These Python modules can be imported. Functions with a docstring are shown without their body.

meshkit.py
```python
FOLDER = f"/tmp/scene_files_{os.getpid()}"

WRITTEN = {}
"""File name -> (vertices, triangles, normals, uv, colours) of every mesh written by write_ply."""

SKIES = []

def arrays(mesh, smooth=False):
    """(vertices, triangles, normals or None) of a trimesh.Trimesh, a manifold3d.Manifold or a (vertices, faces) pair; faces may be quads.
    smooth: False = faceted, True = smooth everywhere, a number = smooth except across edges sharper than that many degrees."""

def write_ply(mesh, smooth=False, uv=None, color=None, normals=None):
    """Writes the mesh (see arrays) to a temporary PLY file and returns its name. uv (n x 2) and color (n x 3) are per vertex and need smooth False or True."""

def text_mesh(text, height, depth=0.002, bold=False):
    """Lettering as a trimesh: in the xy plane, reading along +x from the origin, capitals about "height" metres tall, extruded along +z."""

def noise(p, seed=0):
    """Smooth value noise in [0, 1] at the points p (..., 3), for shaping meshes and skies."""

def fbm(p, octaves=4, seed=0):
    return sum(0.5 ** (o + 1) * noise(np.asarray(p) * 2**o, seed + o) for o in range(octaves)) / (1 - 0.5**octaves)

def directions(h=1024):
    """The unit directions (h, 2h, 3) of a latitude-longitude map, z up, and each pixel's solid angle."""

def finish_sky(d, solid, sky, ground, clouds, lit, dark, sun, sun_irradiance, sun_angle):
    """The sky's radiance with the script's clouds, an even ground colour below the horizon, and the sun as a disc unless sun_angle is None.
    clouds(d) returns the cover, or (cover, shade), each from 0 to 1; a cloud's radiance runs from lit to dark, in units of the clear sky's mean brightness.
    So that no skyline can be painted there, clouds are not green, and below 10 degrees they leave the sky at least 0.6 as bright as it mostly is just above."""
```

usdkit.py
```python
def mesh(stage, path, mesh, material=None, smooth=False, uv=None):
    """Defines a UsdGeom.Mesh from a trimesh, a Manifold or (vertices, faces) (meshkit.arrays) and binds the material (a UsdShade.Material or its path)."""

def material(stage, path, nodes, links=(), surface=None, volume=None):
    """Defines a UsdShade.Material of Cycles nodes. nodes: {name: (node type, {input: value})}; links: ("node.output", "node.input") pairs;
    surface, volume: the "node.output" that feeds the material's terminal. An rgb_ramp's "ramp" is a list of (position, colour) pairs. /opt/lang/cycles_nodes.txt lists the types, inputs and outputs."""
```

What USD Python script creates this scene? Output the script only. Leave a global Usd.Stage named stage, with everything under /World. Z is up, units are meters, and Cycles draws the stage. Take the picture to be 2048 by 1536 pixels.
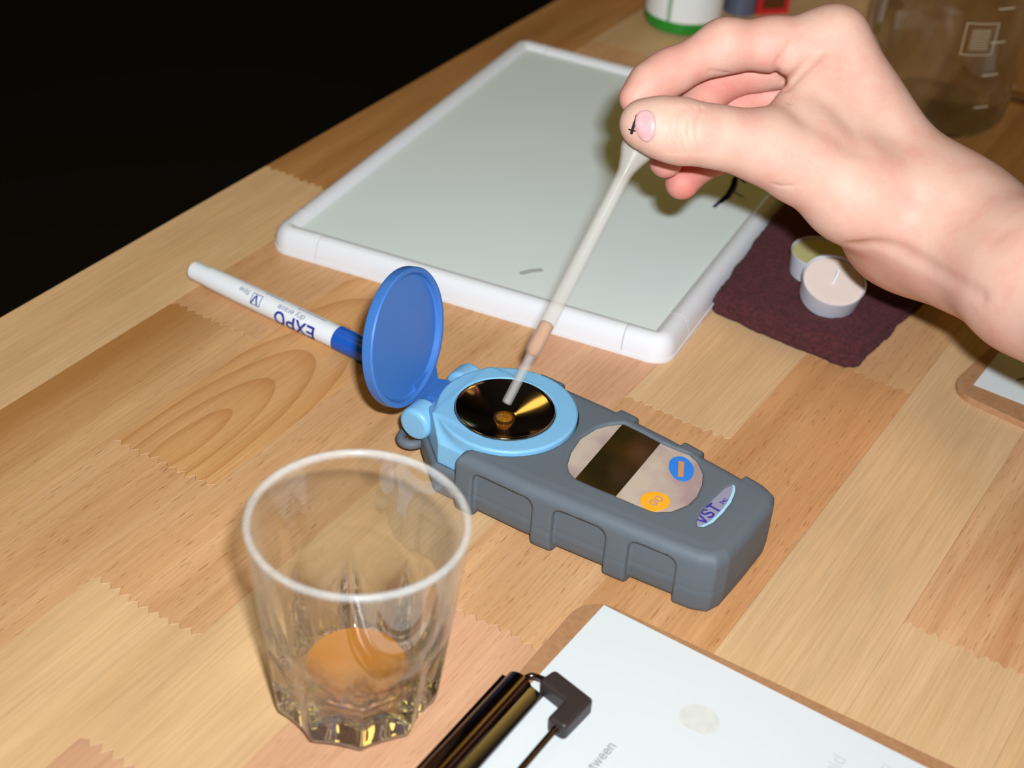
import math, random
import numpy as np, trimesh, shapely
from shapely.geometry import Polygon
from shapely import affinity
import usdkit, meshkit
from pxr import Usd, UsdGeom, UsdLux, UsdShade, Gf, Sdf, Vt

stage = Usd.Stage.CreateInMemory()
UsdGeom.SetStageUpAxis(stage, "Z")
UsdGeom.SetStageMetersPerUnit(stage, 1.0)
UsdGeom.Xform.Define(stage, "/World")
random.seed(4)
RNG = np.random.default_rng(4)

# ------------------------------------------------------------------ camera
F, PITCH, ROLL = 3170.975, 0.6244029, 0.0819285      # focal length in pixels of the 2048-wide frame, radians
TZ = 0.75                                            # table top
EYE = np.array([0.0, 0.0, TZ + 0.41])
_c, _s, _P, _S = math.cos(ROLL), math.sin(ROLL), math.cos(PITCH), math.sin(PITCH)
_r0, _d0 = np.array([1.0, 0, 0]), np.array([0, -_S, -_P])
CX, CY, CF = _c * _r0 - _s * _d0, _s * _r0 + _c * _d0, np.array([0, _P, -_S])   # right, down, forward
cam = UsdGeom.Camera.Define(stage, "/World/camera")
m = np.eye(4)
m[:3, 0], m[:3, 1], m[:3, 2], m[:3, 3] = CX, -CY, -CF, EYE
cam.AddTransformOp().Set(Gf.Matrix4d(*m.T.ravel().tolist()))
cam.CreateHorizontalApertureAttr(36.0)
cam.CreateVerticalApertureAttr(27.0)
cam.CreateFocalLengthAttr(F * 36 / 2048)
cam.CreateFStopAttr(10.0)
cam.CreateFocusDistanceAttr(0.63)
cam.CreateClippingRangeAttr(Gf.Vec2f(0.02, 100))
cam.CreateExposureAttr(0.0)

# ------------------------------------------------------------------ light: the camera's flash, and the room's dim warm lamps
def look_matrix(pos, fwd, up):
    f = np.array(fwd, float); f /= np.linalg.norm(f)
    r = np.cross(f, up); r /= np.linalg.norm(r)
    u = np.cross(r, f)
    a = np.eye(4); a[:3, 0], a[:3, 1], a[:3, 2], a[:3, 3] = r, u, -f, pos
    return Gf.Matrix4d(*a.T.ravel().tolist())

FLASH = EYE + CX * 0.026 - CY * 0.036
fl = UsdLux.RectLight.Define(stage, "/World/camera_flash")
fl.AddTransformOp().Set(look_matrix(FLASH, CF - 0.85 * CY, -CY - 0.85 * CF))
fl.CreateWidthAttr(0.022); fl.CreateHeightAttr(0.014)
fl.CreateIntensityAttr(9800.0)
fl.CreateColorAttr(Gf.Vec3f(0.84, 0.925, 1.0))
for k, (x, y, i) in enumerate([(-1.0, 2.0, 1.0), (1.2, 1.5, 1.0), (0.1, -0.7, 1.0), (-1.3, 0.2, 1.0)]):
    d = UsdLux.DiskLight.Define(stage, "/World/ceiling_lamp" + (f"_{k:03d}" if k else ""))
    d.AddTransformOp().Set(look_matrix([x, y, 2.66], [0, 0, -1], [0, 1, 0]))
    d.CreateRadiusAttr(0.34)
    d.CreateIntensityAttr(2.7 * i)
    d.CreateColorAttr(Gf.Vec3f(1.0, 0.69, 0.15))
dome = UsdLux.DomeLight.Define(stage, "/World/room_glow")
dome.CreateIntensityAttr(0.012)
dome.CreateColorAttr(Gf.Vec3f(1.0, 0.72, 0.25))

# ------------------------------------------------------------------ helpers
def cam_point(px, py, depth):
    return EYE + depth * (CF + CX * (px - 1024) / F + CY * (py - 768) / F)

def at(px, py, z=0.0):
    """The point at height z over the table top that the photograph shows at this pixel."""
    d = CF + CX * (px - 1024) / F + CY * (py - 768) / F
    return EYE + d * ((TZ + z - EYE[2]) / d[2])

def numbered(path):
    if not stage.GetPrimAtPath(path):
        return path
    k = 1
    while stage.GetPrimAtPath(f"{path}_{k:03d}"):
        k += 1
    return f"{path}_{k:03d}"

def keys(prim, **kw):
    for k, v in kw.items():
        if v:
            prim.SetCustomDataByKey(k, v)

def thing(name, label, category, loc=(0, 0, 0), rotz=0.0, group=None, kind=None):
    x = UsdGeom.Xform.Define(stage, numbered("/World/" + name))
    x.AddTranslateOp().Set(Gf.Vec3d(*map(float, loc)))
    x.AddRotateZOp().Set(float(rotz))
    keys(x.GetPrim(), label=label, category=category, group=group, kind=kind)
    x.loc, x.rot = np.array(loc, float), math.radians(rotz)
    return x

def local(x, pts):
    """World points in the thing's own frame."""
    q = np.asarray(pts, float) - x.loc
    c, s = math.cos(-x.rot), math.sin(-x.rot)
    return np.stack([c * q[..., 0] - s * q[..., 1], s * q[..., 0] + c * q[..., 1], q[..., 2]], -1)

def part(parent, name, mesh, material, smooth=30, label=None, world=False, kind=None):
    base = str(parent.GetPrim().GetPath()) if not isinstance(parent, str) else parent
    if world:
        mesh = trimesh.Trimesh(local(parent if hasattr(parent, "loc") else world, mesh.vertices), mesh.faces, process=False)
    g = usdkit.mesh(stage, numbered(f"{base}/{name}"), mesh, material, smooth=smooth)
    keys(g.GetPrim(), label=label, kind=kind)
    return g

def single(name, mesh, material, label, category, smooth=30, group=None, kind=None):
    g = usdkit.mesh(stage, numbered("/World/" + name), mesh, material, smooth=smooth)
    keys(g.GetPrim(), label=label, category=category, group=group, kind=kind)
    return g

def srgb(*c):
    return tuple(((x / 255) / 12.92 if x / 255 < 0.04045 else ((x / 255 + 0.055) / 1.055) ** 2.4) for x in c)

def mat(name, color, rough=0.5, metal=0.0, bump=None, vary=None, **kw):
    """A plain procedural material. bump: (noise scale, distance); vary: (noise scale, second colour, amount)."""
    n = {"p": ("principled_bsdf", {"base_color": color, "roughness": rough, "metallic": metal, **kw})}
    l = []
    if bump or vary:
        n["c"] = ("texture_coordinate", {})
    if vary:
        n["vn"] = ("noise_texture", {"scale": vary[0], "detail": 4.0})
        n["vm"] = ("rgb_ramp", {"ramp": [(0.5 - vary[2] / 2, color), (0.5 + vary[2] / 2, vary[1])]})
        l += [("c.object", "vn.vector"), ("vn.fac", "vm.fac"), ("vm.color", "p.base_color")]
    if bump:
        n["bn"] = ("noise_texture", {"scale": bump[0], "detail": 3.0})
        n["b"] = ("bump", {"strength": 1.0, "distance": bump[1]})
        l += [("c.object", "bn.vector"), ("bn.fac", "b.height"), ("b.normal", "p.normal")]
    return usdkit.material(stage, "/World/Looks/" + name, n, l, surface="p.BSDF")

def box(lo, hi):
    lo, hi = np.array(lo, float), np.array(hi, float)
    b = trimesh.creation.box(hi - lo); b.apply_translation((lo + hi) / 2)
    return b

def rounded(poly, r, n=8):
    """A polygon with its corners rounded."""
    return poly.buffer(-r).buffer(r, quad_segs=n)

def slab(poly, z0, z1, ch=0.0, steps=3):
    """A polygon extruded from z0 to z1 with a rounded top edge of radius ch."""
    rings, zs = [], []
    outline = poly
    prof = [(0.0, z0)]
    if ch > 0:
        prof += [(ch * (1 - math.cos(a)), z1 - ch + ch * math.sin(a)) for a in np.linspace(0, math.pi / 2, steps + 1)]
    else:
        prof += [(0.0, z1)]
    ext = np.array(outline.exterior.coords)[:-1]
    if not outline.exterior.is_ccw:
        ext = ext[::-1]
    e = np.roll(ext, -1, 0) - ext
    nrm = np.stack([e[:, 1], -e[:, 0]], 1); nrm /= np.linalg.norm(nrm, axis=1, keepdims=True) + 1e-15
    vn = nrm + np.roll(nrm, 1, 0); vn /= np.maximum((vn ** 2).sum(1, keepdims=True) / 2, 0.3)
    V = np.vstack([np.c_[ext - vn * i, np.full(len(ext), z)] for i, z in prof])
    k, n = len(prof), len(ext)
    i, j = np.meshgrid(np.arange(k - 1), np.arange(n), indexing="ij")
    q = np.stack([i * n + j, i * n + (j + 1) % n, (i + 1) * n + (j + 1) % n, (i + 1) * n + j], -1).reshape(-1, 4)
    faces = np.vstack([q[:, [0, 1, 2]], q[:, [0, 2, 3]]])
    def cap(ring, flip):
        pts, tri = trimesh.creation.triangulate_polygon(Polygon(V[ring * n:(ring + 1) * n, :2]), engine="earcut")
        kd = np.array([np.argmin(((V[ring * n:(ring + 1) * n, :2] - p) ** 2).sum(1)) for p in pts]) + ring * n
        t = kd[tri]
        a = V[t]
        up = np.cross(a[:, 1] - a[:, 0], a[:, 2] - a[:, 0])[:, 2] > 0
        return np.where((up != flip)[:, None], t, t[:, ::-1])
    faces = np.vstack([faces, cap(k - 1, False), cap(0, True)])
    return trimesh.Trimesh(V, faces, process=False)

def lathe(profile, n=64):
    """profile: (r, z) from bottom axis to top axis; a closed surface when both ends are on the axis."""
    p = np.array(profile, float)
    a = np.arange(n) * 2 * math.pi / n
    V = np.stack([p[:, None, 0] * np.cos(a), p[:, None, 0] * np.sin(a), np.repeat(p[:, 1:2], n, 1)], -1).reshape(-1, 3)
    k = len(p)
    i, j = np.meshgrid(np.arange(k - 1), np.arange(n), indexing="ij")
    q = np.stack([i * n + j, i * n + (j + 1) % n, (i + 1) * n + (j + 1) % n, (i + 1) * n + j], -1).reshape(-1, 4)
    t = trimesh.Trimesh(V, np.vstack([q[:, [0, 1, 2]], q[:, [0, 2, 3]]]), process=False)
    t.merge_vertices(); t.update_faces(t.nondegenerate_faces()); t.remove_unreferenced_vertices()
    return t

def frame(d):
    d = np.array(d, float); d /= np.linalg.norm(d)
    a = np.cross(d, [0, 0, 1.0]) if abs(d[2]) < 0.95 else np.cross(d, [1.0, 0, 0])
    a /= np.linalg.norm(a)
    return a, np.cross(d, a), d

def along(mesh, p0, p1):
    """Puts a mesh built along +z from the origin onto the axis from p0 towards p1."""
    a, b, d = frame(np.array(p1) - np.array(p0))
    M = np.eye(4); M[:3, 0], M[:3, 1], M[:3, 2], M[:3, 3] = a, b, d, p0
    mm = mesh.copy(); mm.apply_transform(M)
    return mm

def tube(points, r, n=10, caps=True):
    p = np.array(points, float)
    t = np.gradient(p, axis=0); t /= np.linalg.norm(t, axis=1, keepdims=True)
    a = np.cross(t[0], [0.3, 0.2, 1.0]); a /= np.linalg.norm(a)
    r = np.broadcast_to(r, len(p))
    ang = np.arange(n) * 2 * math.pi / n
    V = []
    for k in range(len(p)):
        a = a - t[k] * (a @ t[k]); a /= np.linalg.norm(a)
        b = np.cross(t[k], a)
        V.append(p[k] + r[k] * (np.cos(ang)[:, None] * a + np.sin(ang)[:, None] * b))
    V = np.vstack(V)
    i, j = np.meshgrid(np.arange(len(p) - 1), np.arange(n), indexing="ij")
    q = np.stack([i * n + j, i * n + (j + 1) % n, (i + 1) * n + (j + 1) % n, (i + 1) * n + j], -1).reshape(-1, 4)
    f = [q[:, [0, 1, 2]], q[:, [0, 2, 3]]]
    if caps:
        V = np.vstack([V, p[0], p[-1]]); c0, c1 = len(V) - 2, len(V) - 1; e = (len(p) - 1) * n
        j = np.arange(n)
        f += [np.stack([np.full(n, c0), (j + 1) % n, j], 1), np.stack([np.full(n, c1), e + j, e + (j + 1) % n], 1)]
    return trimesh.Trimesh(V, np.vstack(f), process=False)

def smooth_path(pts, n=12):
    """Catmull-Rom through the points."""
    p = np.array(pts, float)
    P = np.vstack([2 * p[0] - p[1], p, 2 * p[-1] - p[-2]])
    out = []
    for k in range(1, len(P) - 2):
        for t in np.linspace(0, 1, n, endpoint=k == len(P) - 3):
            a, b, c, d = P[k - 1:k + 3]
            out.append(0.5 * (2 * b + (c - a) * t + (2 * a - 5 * b + 4 * c - d) * t * t + (3 * b - a - 3 * c + d) * t ** 3))
    return np.array(out)

cat = trimesh.util.concatenate

# signed distance fields, meshed by surface nets and then drawn onto the exact surface
def sd_poly(p, poly):
    v = np.asarray(poly, float)
    d = np.full(len(p), 1e9); s = np.ones(len(p))
    for k in range(len(v)):
        a, b = v[k], v[k - 1]
        e, w = b - a, p - a
        t = np.clip((w @ e) / (e @ e), 0, 1)
        q = w - t[:, None] * e
        d = np.minimum(d, (q * q).sum(1))
        c1, c2, c3 = p[:, 1] >= a[1], p[:, 1] < b[1], e[0] * w[:, 1] > e[1] * w[:, 0]
        s = np.where((c1 & c2 & c3) | (~c1 & ~c2 & ~c3), -s, s)
    return s * np.sqrt(d)

def sd_extrude(d2, z, z0, z1, r):
    a, b = d2 + r, np.abs(z - (z0 + z1) / 2) - (z1 - z0) / 2 + r
    return np.minimum(np.maximum(a, b), 0) + np.hypot(np.maximum(a, 0), np.maximum(b, 0)) - r

def smin(a, b, k):
    h = np.maximum(k - np.abs(a - b), 0) / k
    return np.minimum(a, b) - h * h * k * 0.25

def smax(a, b, k):
    return -smin(-a, -b, k)

def capsule(p, a, b, ra, rb):
    a, b = np.asarray(a, float), np.asarray(b, float)
    e = b - a; w = p - a
    t = np.clip((w @ e) / (e @ e), 0, 1)
    return np.linalg.norm(w - t[:, None] * e, axis=1) - (ra + (rb - ra) * t)

def sdf_mesh(f, lo, hi, h, subdivide=0, steps=3):
    lo, hi = np.array(lo, float), np.array(hi, float)
    n = np.ceil((hi - lo) / h).astype(int) + 1
    B = 5
    nb = (n + B - 1) // B
    n = nb * B
    cs = np.stack(np.meshgrid(*[lo[k] + (np.arange(nb[k]) + 0.5) * B * h - h / 2 for k in range(3)], indexing="ij"), -1)
    dc = f(cs.reshape(-1, 3)).reshape(nb)
    near = np.abs(dc) < B * h * 1.05 + 2.0 * h
    D = np.repeat(np.repeat(np.repeat(dc, B, 0), B, 1), B, 2)
    idx = np.argwhere(np.repeat(np.repeat(np.repeat(near, B, 0), B, 1), B, 2))
    for c in range(0, len(idx), 400000):
        i = idx[c:c + 400000]
        D[i[:, 0], i[:, 1], i[:, 2]] = f(lo + i * h)
    neg = D < 0
    s8 = sum(neg[a:n[0] - 1 + a, b:n[1] - 1 + b, c:n[2] - 1 + c].astype(np.int8) for a in (0, 1) for b in (0, 1) for c in (0, 1))
    cells = np.argwhere((s8 > 0) & (s8 < 8))
    num = np.full(n - 1, -1); num[tuple(cells.T)] = np.arange(len(cells))
    acc, cnt = np.zeros((len(cells), 3)), np.zeros(len(cells))
    for ax in range(3):
        o = [k for k in range(3) if k != ax]
        for u in (0, 1):
            for v in (0, 1):
                a = cells.copy(); a[:, o[0]] += u; a[:, o[1]] += v
                b = a.copy(); b[:, ax] += 1
                da, db = D[tuple(a.T)], D[tuple(b.T)]
                cr = (da < 0) != (db < 0)
                t = np.where(cr, da / np.where(cr, da - db, 1), 0)
                q = a.astype(float); q[:, ax] += t
                acc[cr] += q[cr]; cnt[cr] += 1
    V = lo + acc / cnt[:, None] * h
    faces = []
    for ax in range(3):
        u, v = [(1, 2), (2, 0), (0, 1)][ax]
        sl = [slice(1, n[k] - 1) for k in range(3)]; sl[ax] = slice(0, n[ax] - 1)
        sl2 = list(sl); sl2[ax] = slice(1, n[ax])
        a, b = neg[tuple(sl)], neg[tuple(sl2)]
        e = np.argwhere(a != b)
        flip = b[tuple(e.T)]
        off = np.ones(3, int); off[ax] = 0
        e = e + off
        def c(du, dv):
            x = e.copy(); x[:, u] -= du; x[:, v] -= dv
            return num[tuple(x.T)]
        q = np.stack([c(1, 1), c(0, 1), c(0, 0), c(1, 0)], 1)
        q = np.where(flip[:, None], q[:, ::-1], q)
        faces.append(q)
    q = np.vstack(faces)
    t = trimesh.Trimesh(V, np.vstack([q[:, [0, 1, 2]], q[:, [0, 2, 3]]]), process=False)
    for _ in range(subdivide):
        t = t.subdivide()
    P = np.array(t.vertices)
    e = h * 0.05
    for _ in range(steps):
        d = f(P)
        g = np.stack([f(P + np.eye(3)[k] * e) - f(P - np.eye(3)[k] * e) for k in range(3)], 1) / (2 * e)
        g2 = np.maximum((g * g).sum(1), 0.15)
        P = P - np.clip(d / g2, -h * 0.6, h * 0.6)[:, None] * g * 0.9
    return trimesh.Trimesh(P, t.faces, process=False)

def text_on(text, height, origin, xdir, ydir, depth=0.0001, bold=False, center=False):
    """Lettering laid on a plane: xdir is the reading direction, ydir the letters' up."""
    t = meshkit.text_mesh(text, height, depth, bold)
    if center:
        b = t.bounds; t.apply_translation([-(b[0][0] + b[1][0]) / 2, -(b[0][1] + b[1][1]) / 2, 0])
    x = np.array(xdir, float); x /= np.linalg.norm(x)
    z = np.cross(x, ydir); z /= np.linalg.norm(z); y = np.cross(z, x)
    M = np.eye(4); M[:3, 0], M[:3, 1], M[:3, 2], M[:3, 3] = x, y, z, origin
    t.apply_transform(M)
    return t

# ------------------------------------------------------------------ the room
M_FLOOR = mat("floor_dark", (0.008, 0.006, 0.003), 0.7, vary=(3.0, (0.006, 0.005, 0.004), 0.4))
M_WALL = mat("wall_dark", (0.05, 0.042, 0.032), 0.8, bump=(60, 0.001))
R = 4.0
for nm, lo, hi, mm in (("floor", (-R, -R, -0.05), (R, R, 0.0), M_FLOOR), ("ceiling", (-R, -R, 2.7), (R, R, 2.75), M_WALL),
                       ("wall_back", (-R, R, 0), (R, R + 0.05, 2.7), M_WALL), ("wall_front", (-R, -R - 0.05, 0), (R, -R, 2.7), M_WALL),
                       ("wall_left", (-R - 0.05, -R, 0), (-R, R, 2.7), M_WALL), ("wall_right", (R, -R, 0), (R + 0.05, R, 2.7), M_WALL)):
    keys(usdkit.mesh(stage, "/World/" + nm, box(lo, hi), mm).GetPrim(), kind="structure")

# ------------------------------------------------------------------ the table: a butcher-block top of finger-jointed staves
EDGE_O = np.array([-0.13565765, 0.75812365, TZ])
EDGE_A = 60.26
def wood(name, light, dark, fleck=0.4, streak=1.0, seed=0.0, edge=None, rings=None):
    light, dark = (np.array(c_) * [1.03, 0.975, 1.06] for c_ in (light, dark))
    n = {"c": ("texture_coordinate", {}), "oi": ("object_info", {}),
         "off": ("mapping", {"location": (seed, seed * 1.7, 0)}),
         "m1": ("mapping", {"scale": (5.0, 85.0, 8.0)}), "n1": ("noise_texture", {"scale": 1.0, "detail": 5.0, "roughness": 0.62, "distortion": 0.4}),
         "m2": ("mapping", {"scale": (26.0, 900.0, 60.0)}), "n2": ("noise_texture", {"scale": 1.0, "detail": 3.0}),
         "m3": ("mapping", {"scale": (110.0, 1150.0, 60.0)}), "n3": ("noise_texture", {"scale": 1.0, "detail": 1.0}),
         "m4": ("mapping", {"scale": (9.0, 22.0, 8.0)}), "n4": ("noise_texture", {"scale": 1.0, "detail": 2.0}),
         "r1": ("rgb_ramp", {"ramp": [(0.5 - 0.22 / streak, light), (0.5 + 0.25 / streak, dark)]}),
         "r2": ("map_range", {"from_min": 0.35, "from_max": 0.75, "to_min": 1.05, "to_max": 0.86, "clamp": True}),
         "x2": ("mix", {"mix_type": "multiply", "fac": 1.0}),
         "cc": ("combine_color", {}),
         "r3": ("map_range", {"from_min": 0.64, "from_max": 0.72, "to_min": 0.0, "to_max": fleck, "clamp": True}),
         "x3": ("mix", {"mix_type": "mix", "color2": (dark[0] * 0.55, dark[1] * 0.42, dark[2] * 0.35)}),
         "r4": ("map_range", {"from_min": 0.3, "from_max": 0.75, "to_min": 1.08, "to_max": 0.88, "clamp": True}),
         "c4": ("combine_color", {}), "x4": ("mix", {"mix_type": "multiply", "fac": 1.0}),
         "p": ("principled_bsdf", {"roughness": 0.42, "specular_ior_level": 0.35}),
         "b": ("bump", {"strength": 0.35, "distance": 0.0002})}
    l = [("c.object", "off.vector")]
    for k in "1234":
        l += [("off.vector", f"m{k}.vector"), (f"m{k}.vector", f"n{k}.vector")]
    l += [("n1.fac", "r1.fac"), ("n2.fac", "r2.value"), ("r2.result", "cc.r"), ("r2.result", "cc.g"), ("r2.result", "cc.b"),
          ("r1.color", "x2.color1"), ("cc.color", "x2.color2"), ("n3.fac", "r3.value"), ("r3.result", "x3.fac"),
          ("n4.fac", "r4.value"), ("r4.result", "c4.r"), ("r4.result", "c4.g"), ("r4.result", "c4.b"),
          ("x2.color", "x4.color1"), ("c4.color", "x4.color2")]
    last = "x4.color"
    if rings:      # a flat-sawn stave: nested arches of growth rings about (s, t), wide along the grain
        (s0, t0), (a, b), k = rings
        n |= {"mr": ("mapping", {"mapping_type": "point", "location": (-s0 / a, t0 / b, 0), "scale": (1 / a, 1 / b, 0.001)}),
              "nw": ("noise_texture", {"scale": 1.0, "detail": 2.0}), "mw": ("mapping", {"scale": (14.0, 45.0, 1.0)}),
              "wv": ("wave_texture", {"wave_type": "rings", "rings_direction": "z", "profile": "saw", "scale": k, "distortion": 1.6, "detail": 1.0, "detail_scale": 0.9}),
              "rr": ("rgb_ramp", {"ramp": [(0.0, (1.06, 1.06, 1.06)), (0.55, (1.0, 0.97, 0.93)), (0.86, (0.82, 0.66, 0.48)), (0.97, (0.66, 0.46, 0.28)), (1.0, (1.0, 0.98, 0.95))]}),
              "xr": ("mix", {"mix_type": "multiply", "fac": 0.55})}
        l += [("c.object", "mr.vector"), ("mr.vector", "wv.vector"), ("wv.fac", "rr.fac"), (last, "xr.color1"), ("rr.color", "xr.color2")]
        last = "xr.color"
    if edge:       # a darker heartwood band along one edge: (t where dark, t where gone, colour)
        n |= {"sx": ("separate_xyz", {}), "re": ("map_range", {"from_min": -edge[0], "from_max": -edge[1], "to_min": edge[3], "to_max": 0.0, "clamp": True}),
              "me": ("math", {"math_type": "multiply_add", "value2": 0.02, "value3": 0.0}), "ae": ("math", {"math_type": "add"}),
              "xe": ("mix", {"color2": edge[2]})}
        l += [("c.object", "sx.vector"), ("n1.fac", "me.value1"), ("sx.y", "ae.value1"), ("me.value", "ae.value2"), ("ae.value", "re.value"), ("re.result", "xe.fac"), (last, "xe.color1")]
        last = "xe.color"
    l += [(last, "x3.color1"), ("x3.color", "p.base_color"), ("n2.fac", "b.height"), ("b.normal", "p.normal")]
    return usdkit.material(stage, "/World/Looks/" + name, n, l, surface="p.BSDF")

PALE, PALE2 = srgb(218, 182, 130), srgb(204, 164, 110)
TAN, TAN2 = srgb(212, 168, 116), srgb(194, 144, 92)
BRN, BRN2 = srgb(208, 158, 104), srgb(190, 136, 82)
PNK, PNK2 = srgb(214, 168, 126), srgb(198, 148, 106)
W = {"pale": wood("wood_pale", PALE, PALE2, 0.10, 0.8, 1.0), "pale_b": wood("wood_pale_even", srgb(216, 182, 132), srgb(202, 164, 112), 0.10, 0.7, 2.3),
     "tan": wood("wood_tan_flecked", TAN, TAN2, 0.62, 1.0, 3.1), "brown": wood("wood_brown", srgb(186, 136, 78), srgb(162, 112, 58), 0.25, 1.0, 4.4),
     "flecked": wood("wood_orange_flecked", BRN, BRN2, 0.6, 1.0, 5.9), "pink": wood("wood_pinkish", PNK, PNK2, 0.35, 1.0, 6.6),
     "band": wood("wood_banded", srgb(210, 166, 112), srgb(192, 144, 90), 0.35, 1.0, 7.2, edge=(0.050, 0.080, srgb(164, 108, 52), 0.8)),
     "arch": wood("wood_arched_grain", srgb(210, 164, 106), srgb(196, 144, 86), 0.2, 0.8, 8.1, rings=((-0.214, 0.127), (0.074, 0.0200), 0.85)),
     "umber": wood("wood_falloff_brown", srgb(158, 110, 56), srgb(130, 86, 38), 0.2, 1.0, 11.3),  # brown darkened to carry the flash falloff at the far right
     "streak": wood("wood_red_streaked", srgb(212, 170, 120), srgb(190, 138, 90), 0.5, 1.3, 9.7)}
PITCHW = 0.0513
ROWS = {0: [(-10, "pale"), (430, "brown"), (1300, "pale")], 1: [(-139, "band"), (252, "tan"), (700, "pale"), (1300, "tan")],
        2: [(-229.5, "tan"), (96, "arch"), (520, "pale"), (1300, "brown")], 3: [(-295, "pale"), (-128, "tan"), (330, "tan"), (1300, "pale_b")],
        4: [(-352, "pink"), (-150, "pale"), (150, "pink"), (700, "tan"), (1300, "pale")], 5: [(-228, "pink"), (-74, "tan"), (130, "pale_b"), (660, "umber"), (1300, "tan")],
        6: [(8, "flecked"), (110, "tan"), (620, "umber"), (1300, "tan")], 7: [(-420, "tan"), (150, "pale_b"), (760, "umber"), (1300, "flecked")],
        8: [(-135, "pale_b"), (300, "streak"), (820, "pale"), (1300, "tan")], 9: [(-300, "streak"), (160, "pale"), (600, "tan"), (1300, "pale_b")],
        10: [(-60, "pale_b"), (480, "tan"), (1300, "pale")]}
TONES = list(W)
for r_ in range(11, 18):
    ROWS[r_] = [(x + int(RNG.integers(-90, 90)), TONES[int(RNG.integers(0, 5))]) for x in (-380, 60, 520)] + [(1300, TONES[int(RNG.integers(0, 4))])]
table = thing("table", "butcher-block wooden table top of finger-jointed staves that everything lies on", "table", EDGE_O, EDGE_A)
def zigzag(s, t0, t1):
    if abs(s) > 1290 or s < -740:
        return [(s / 1000, -t0), (s / 1000, -t1)]
    k = int((t1 - t0) / 0.0024)
    ts = np.linspace(t0, t1, k + 1)
    amp = RNG.uniform(0.0003, 0.0021, k + 1) * np.where(np.arange(k + 1) % 2, 1, -1)
    return [(s / 1000 + a, -t) for a, t in zip(amp, ts)]
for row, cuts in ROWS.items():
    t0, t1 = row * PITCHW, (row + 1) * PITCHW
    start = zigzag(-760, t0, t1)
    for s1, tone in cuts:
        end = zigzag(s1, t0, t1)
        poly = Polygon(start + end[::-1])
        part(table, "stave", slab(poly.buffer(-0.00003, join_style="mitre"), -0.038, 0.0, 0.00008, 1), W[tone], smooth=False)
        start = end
M_LEG = mat("leg_steel", (0.03, 0.03, 0.032), 0.45, 0.6)
for ls, lt in ((-0.68, 0.07), (1.22, 0.07), (-0.68, 0.85), (1.22, 0.85)):
    part(table, "leg", box((ls - 0.03, -lt - 0.03, -TZ), (ls + 0.03, -lt + 0.03, -0.0382)), M_LEG, smooth=False)
part(table, "apron", cat([box((-0.65, -0.085, -0.10), (1.19, -0.055, -0.0385)), box((-0.65, -0.865, -0.10), (1.19, -0.835, -0.0385))]), M_LEG, smooth=False)

# ------------------------------------------------------------------ whiteboard
M_BOARD = mat("board_face", srgb(228, 235, 232), 0.38, bump=(900, 0.00003), vary=(7, srgb(223, 230, 227), 0.5))
M_FRAME = mat("board_frame_plastic", srgb(224, 222, 224), 0.28)
M_INK = mat("ink_dark_blue", srgb(38, 34, 70), 0.5)
M_SMUDGE = mat("ink_smudge", srgb(176, 178, 176), 0.5)
bl, tl, br = at(533, 487, 0.003), at(1037, 88, 0.006), at(1334, 724, 0.003)
tr = at(1688, 258, 0.006)
bc = (bl + br) / 2; bc[2] = TZ
bx = (br - bl)[:2]; bang = math.degrees(math.atan2(bx[1], bx[0]))
board = thing("whiteboard", "small white dry-erase board with a rounded white plastic frame, under the hand", "whiteboard", bc, bang)
BQ = local(board, np.array([bl, br, tr, tl]))[:, :2]
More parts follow.
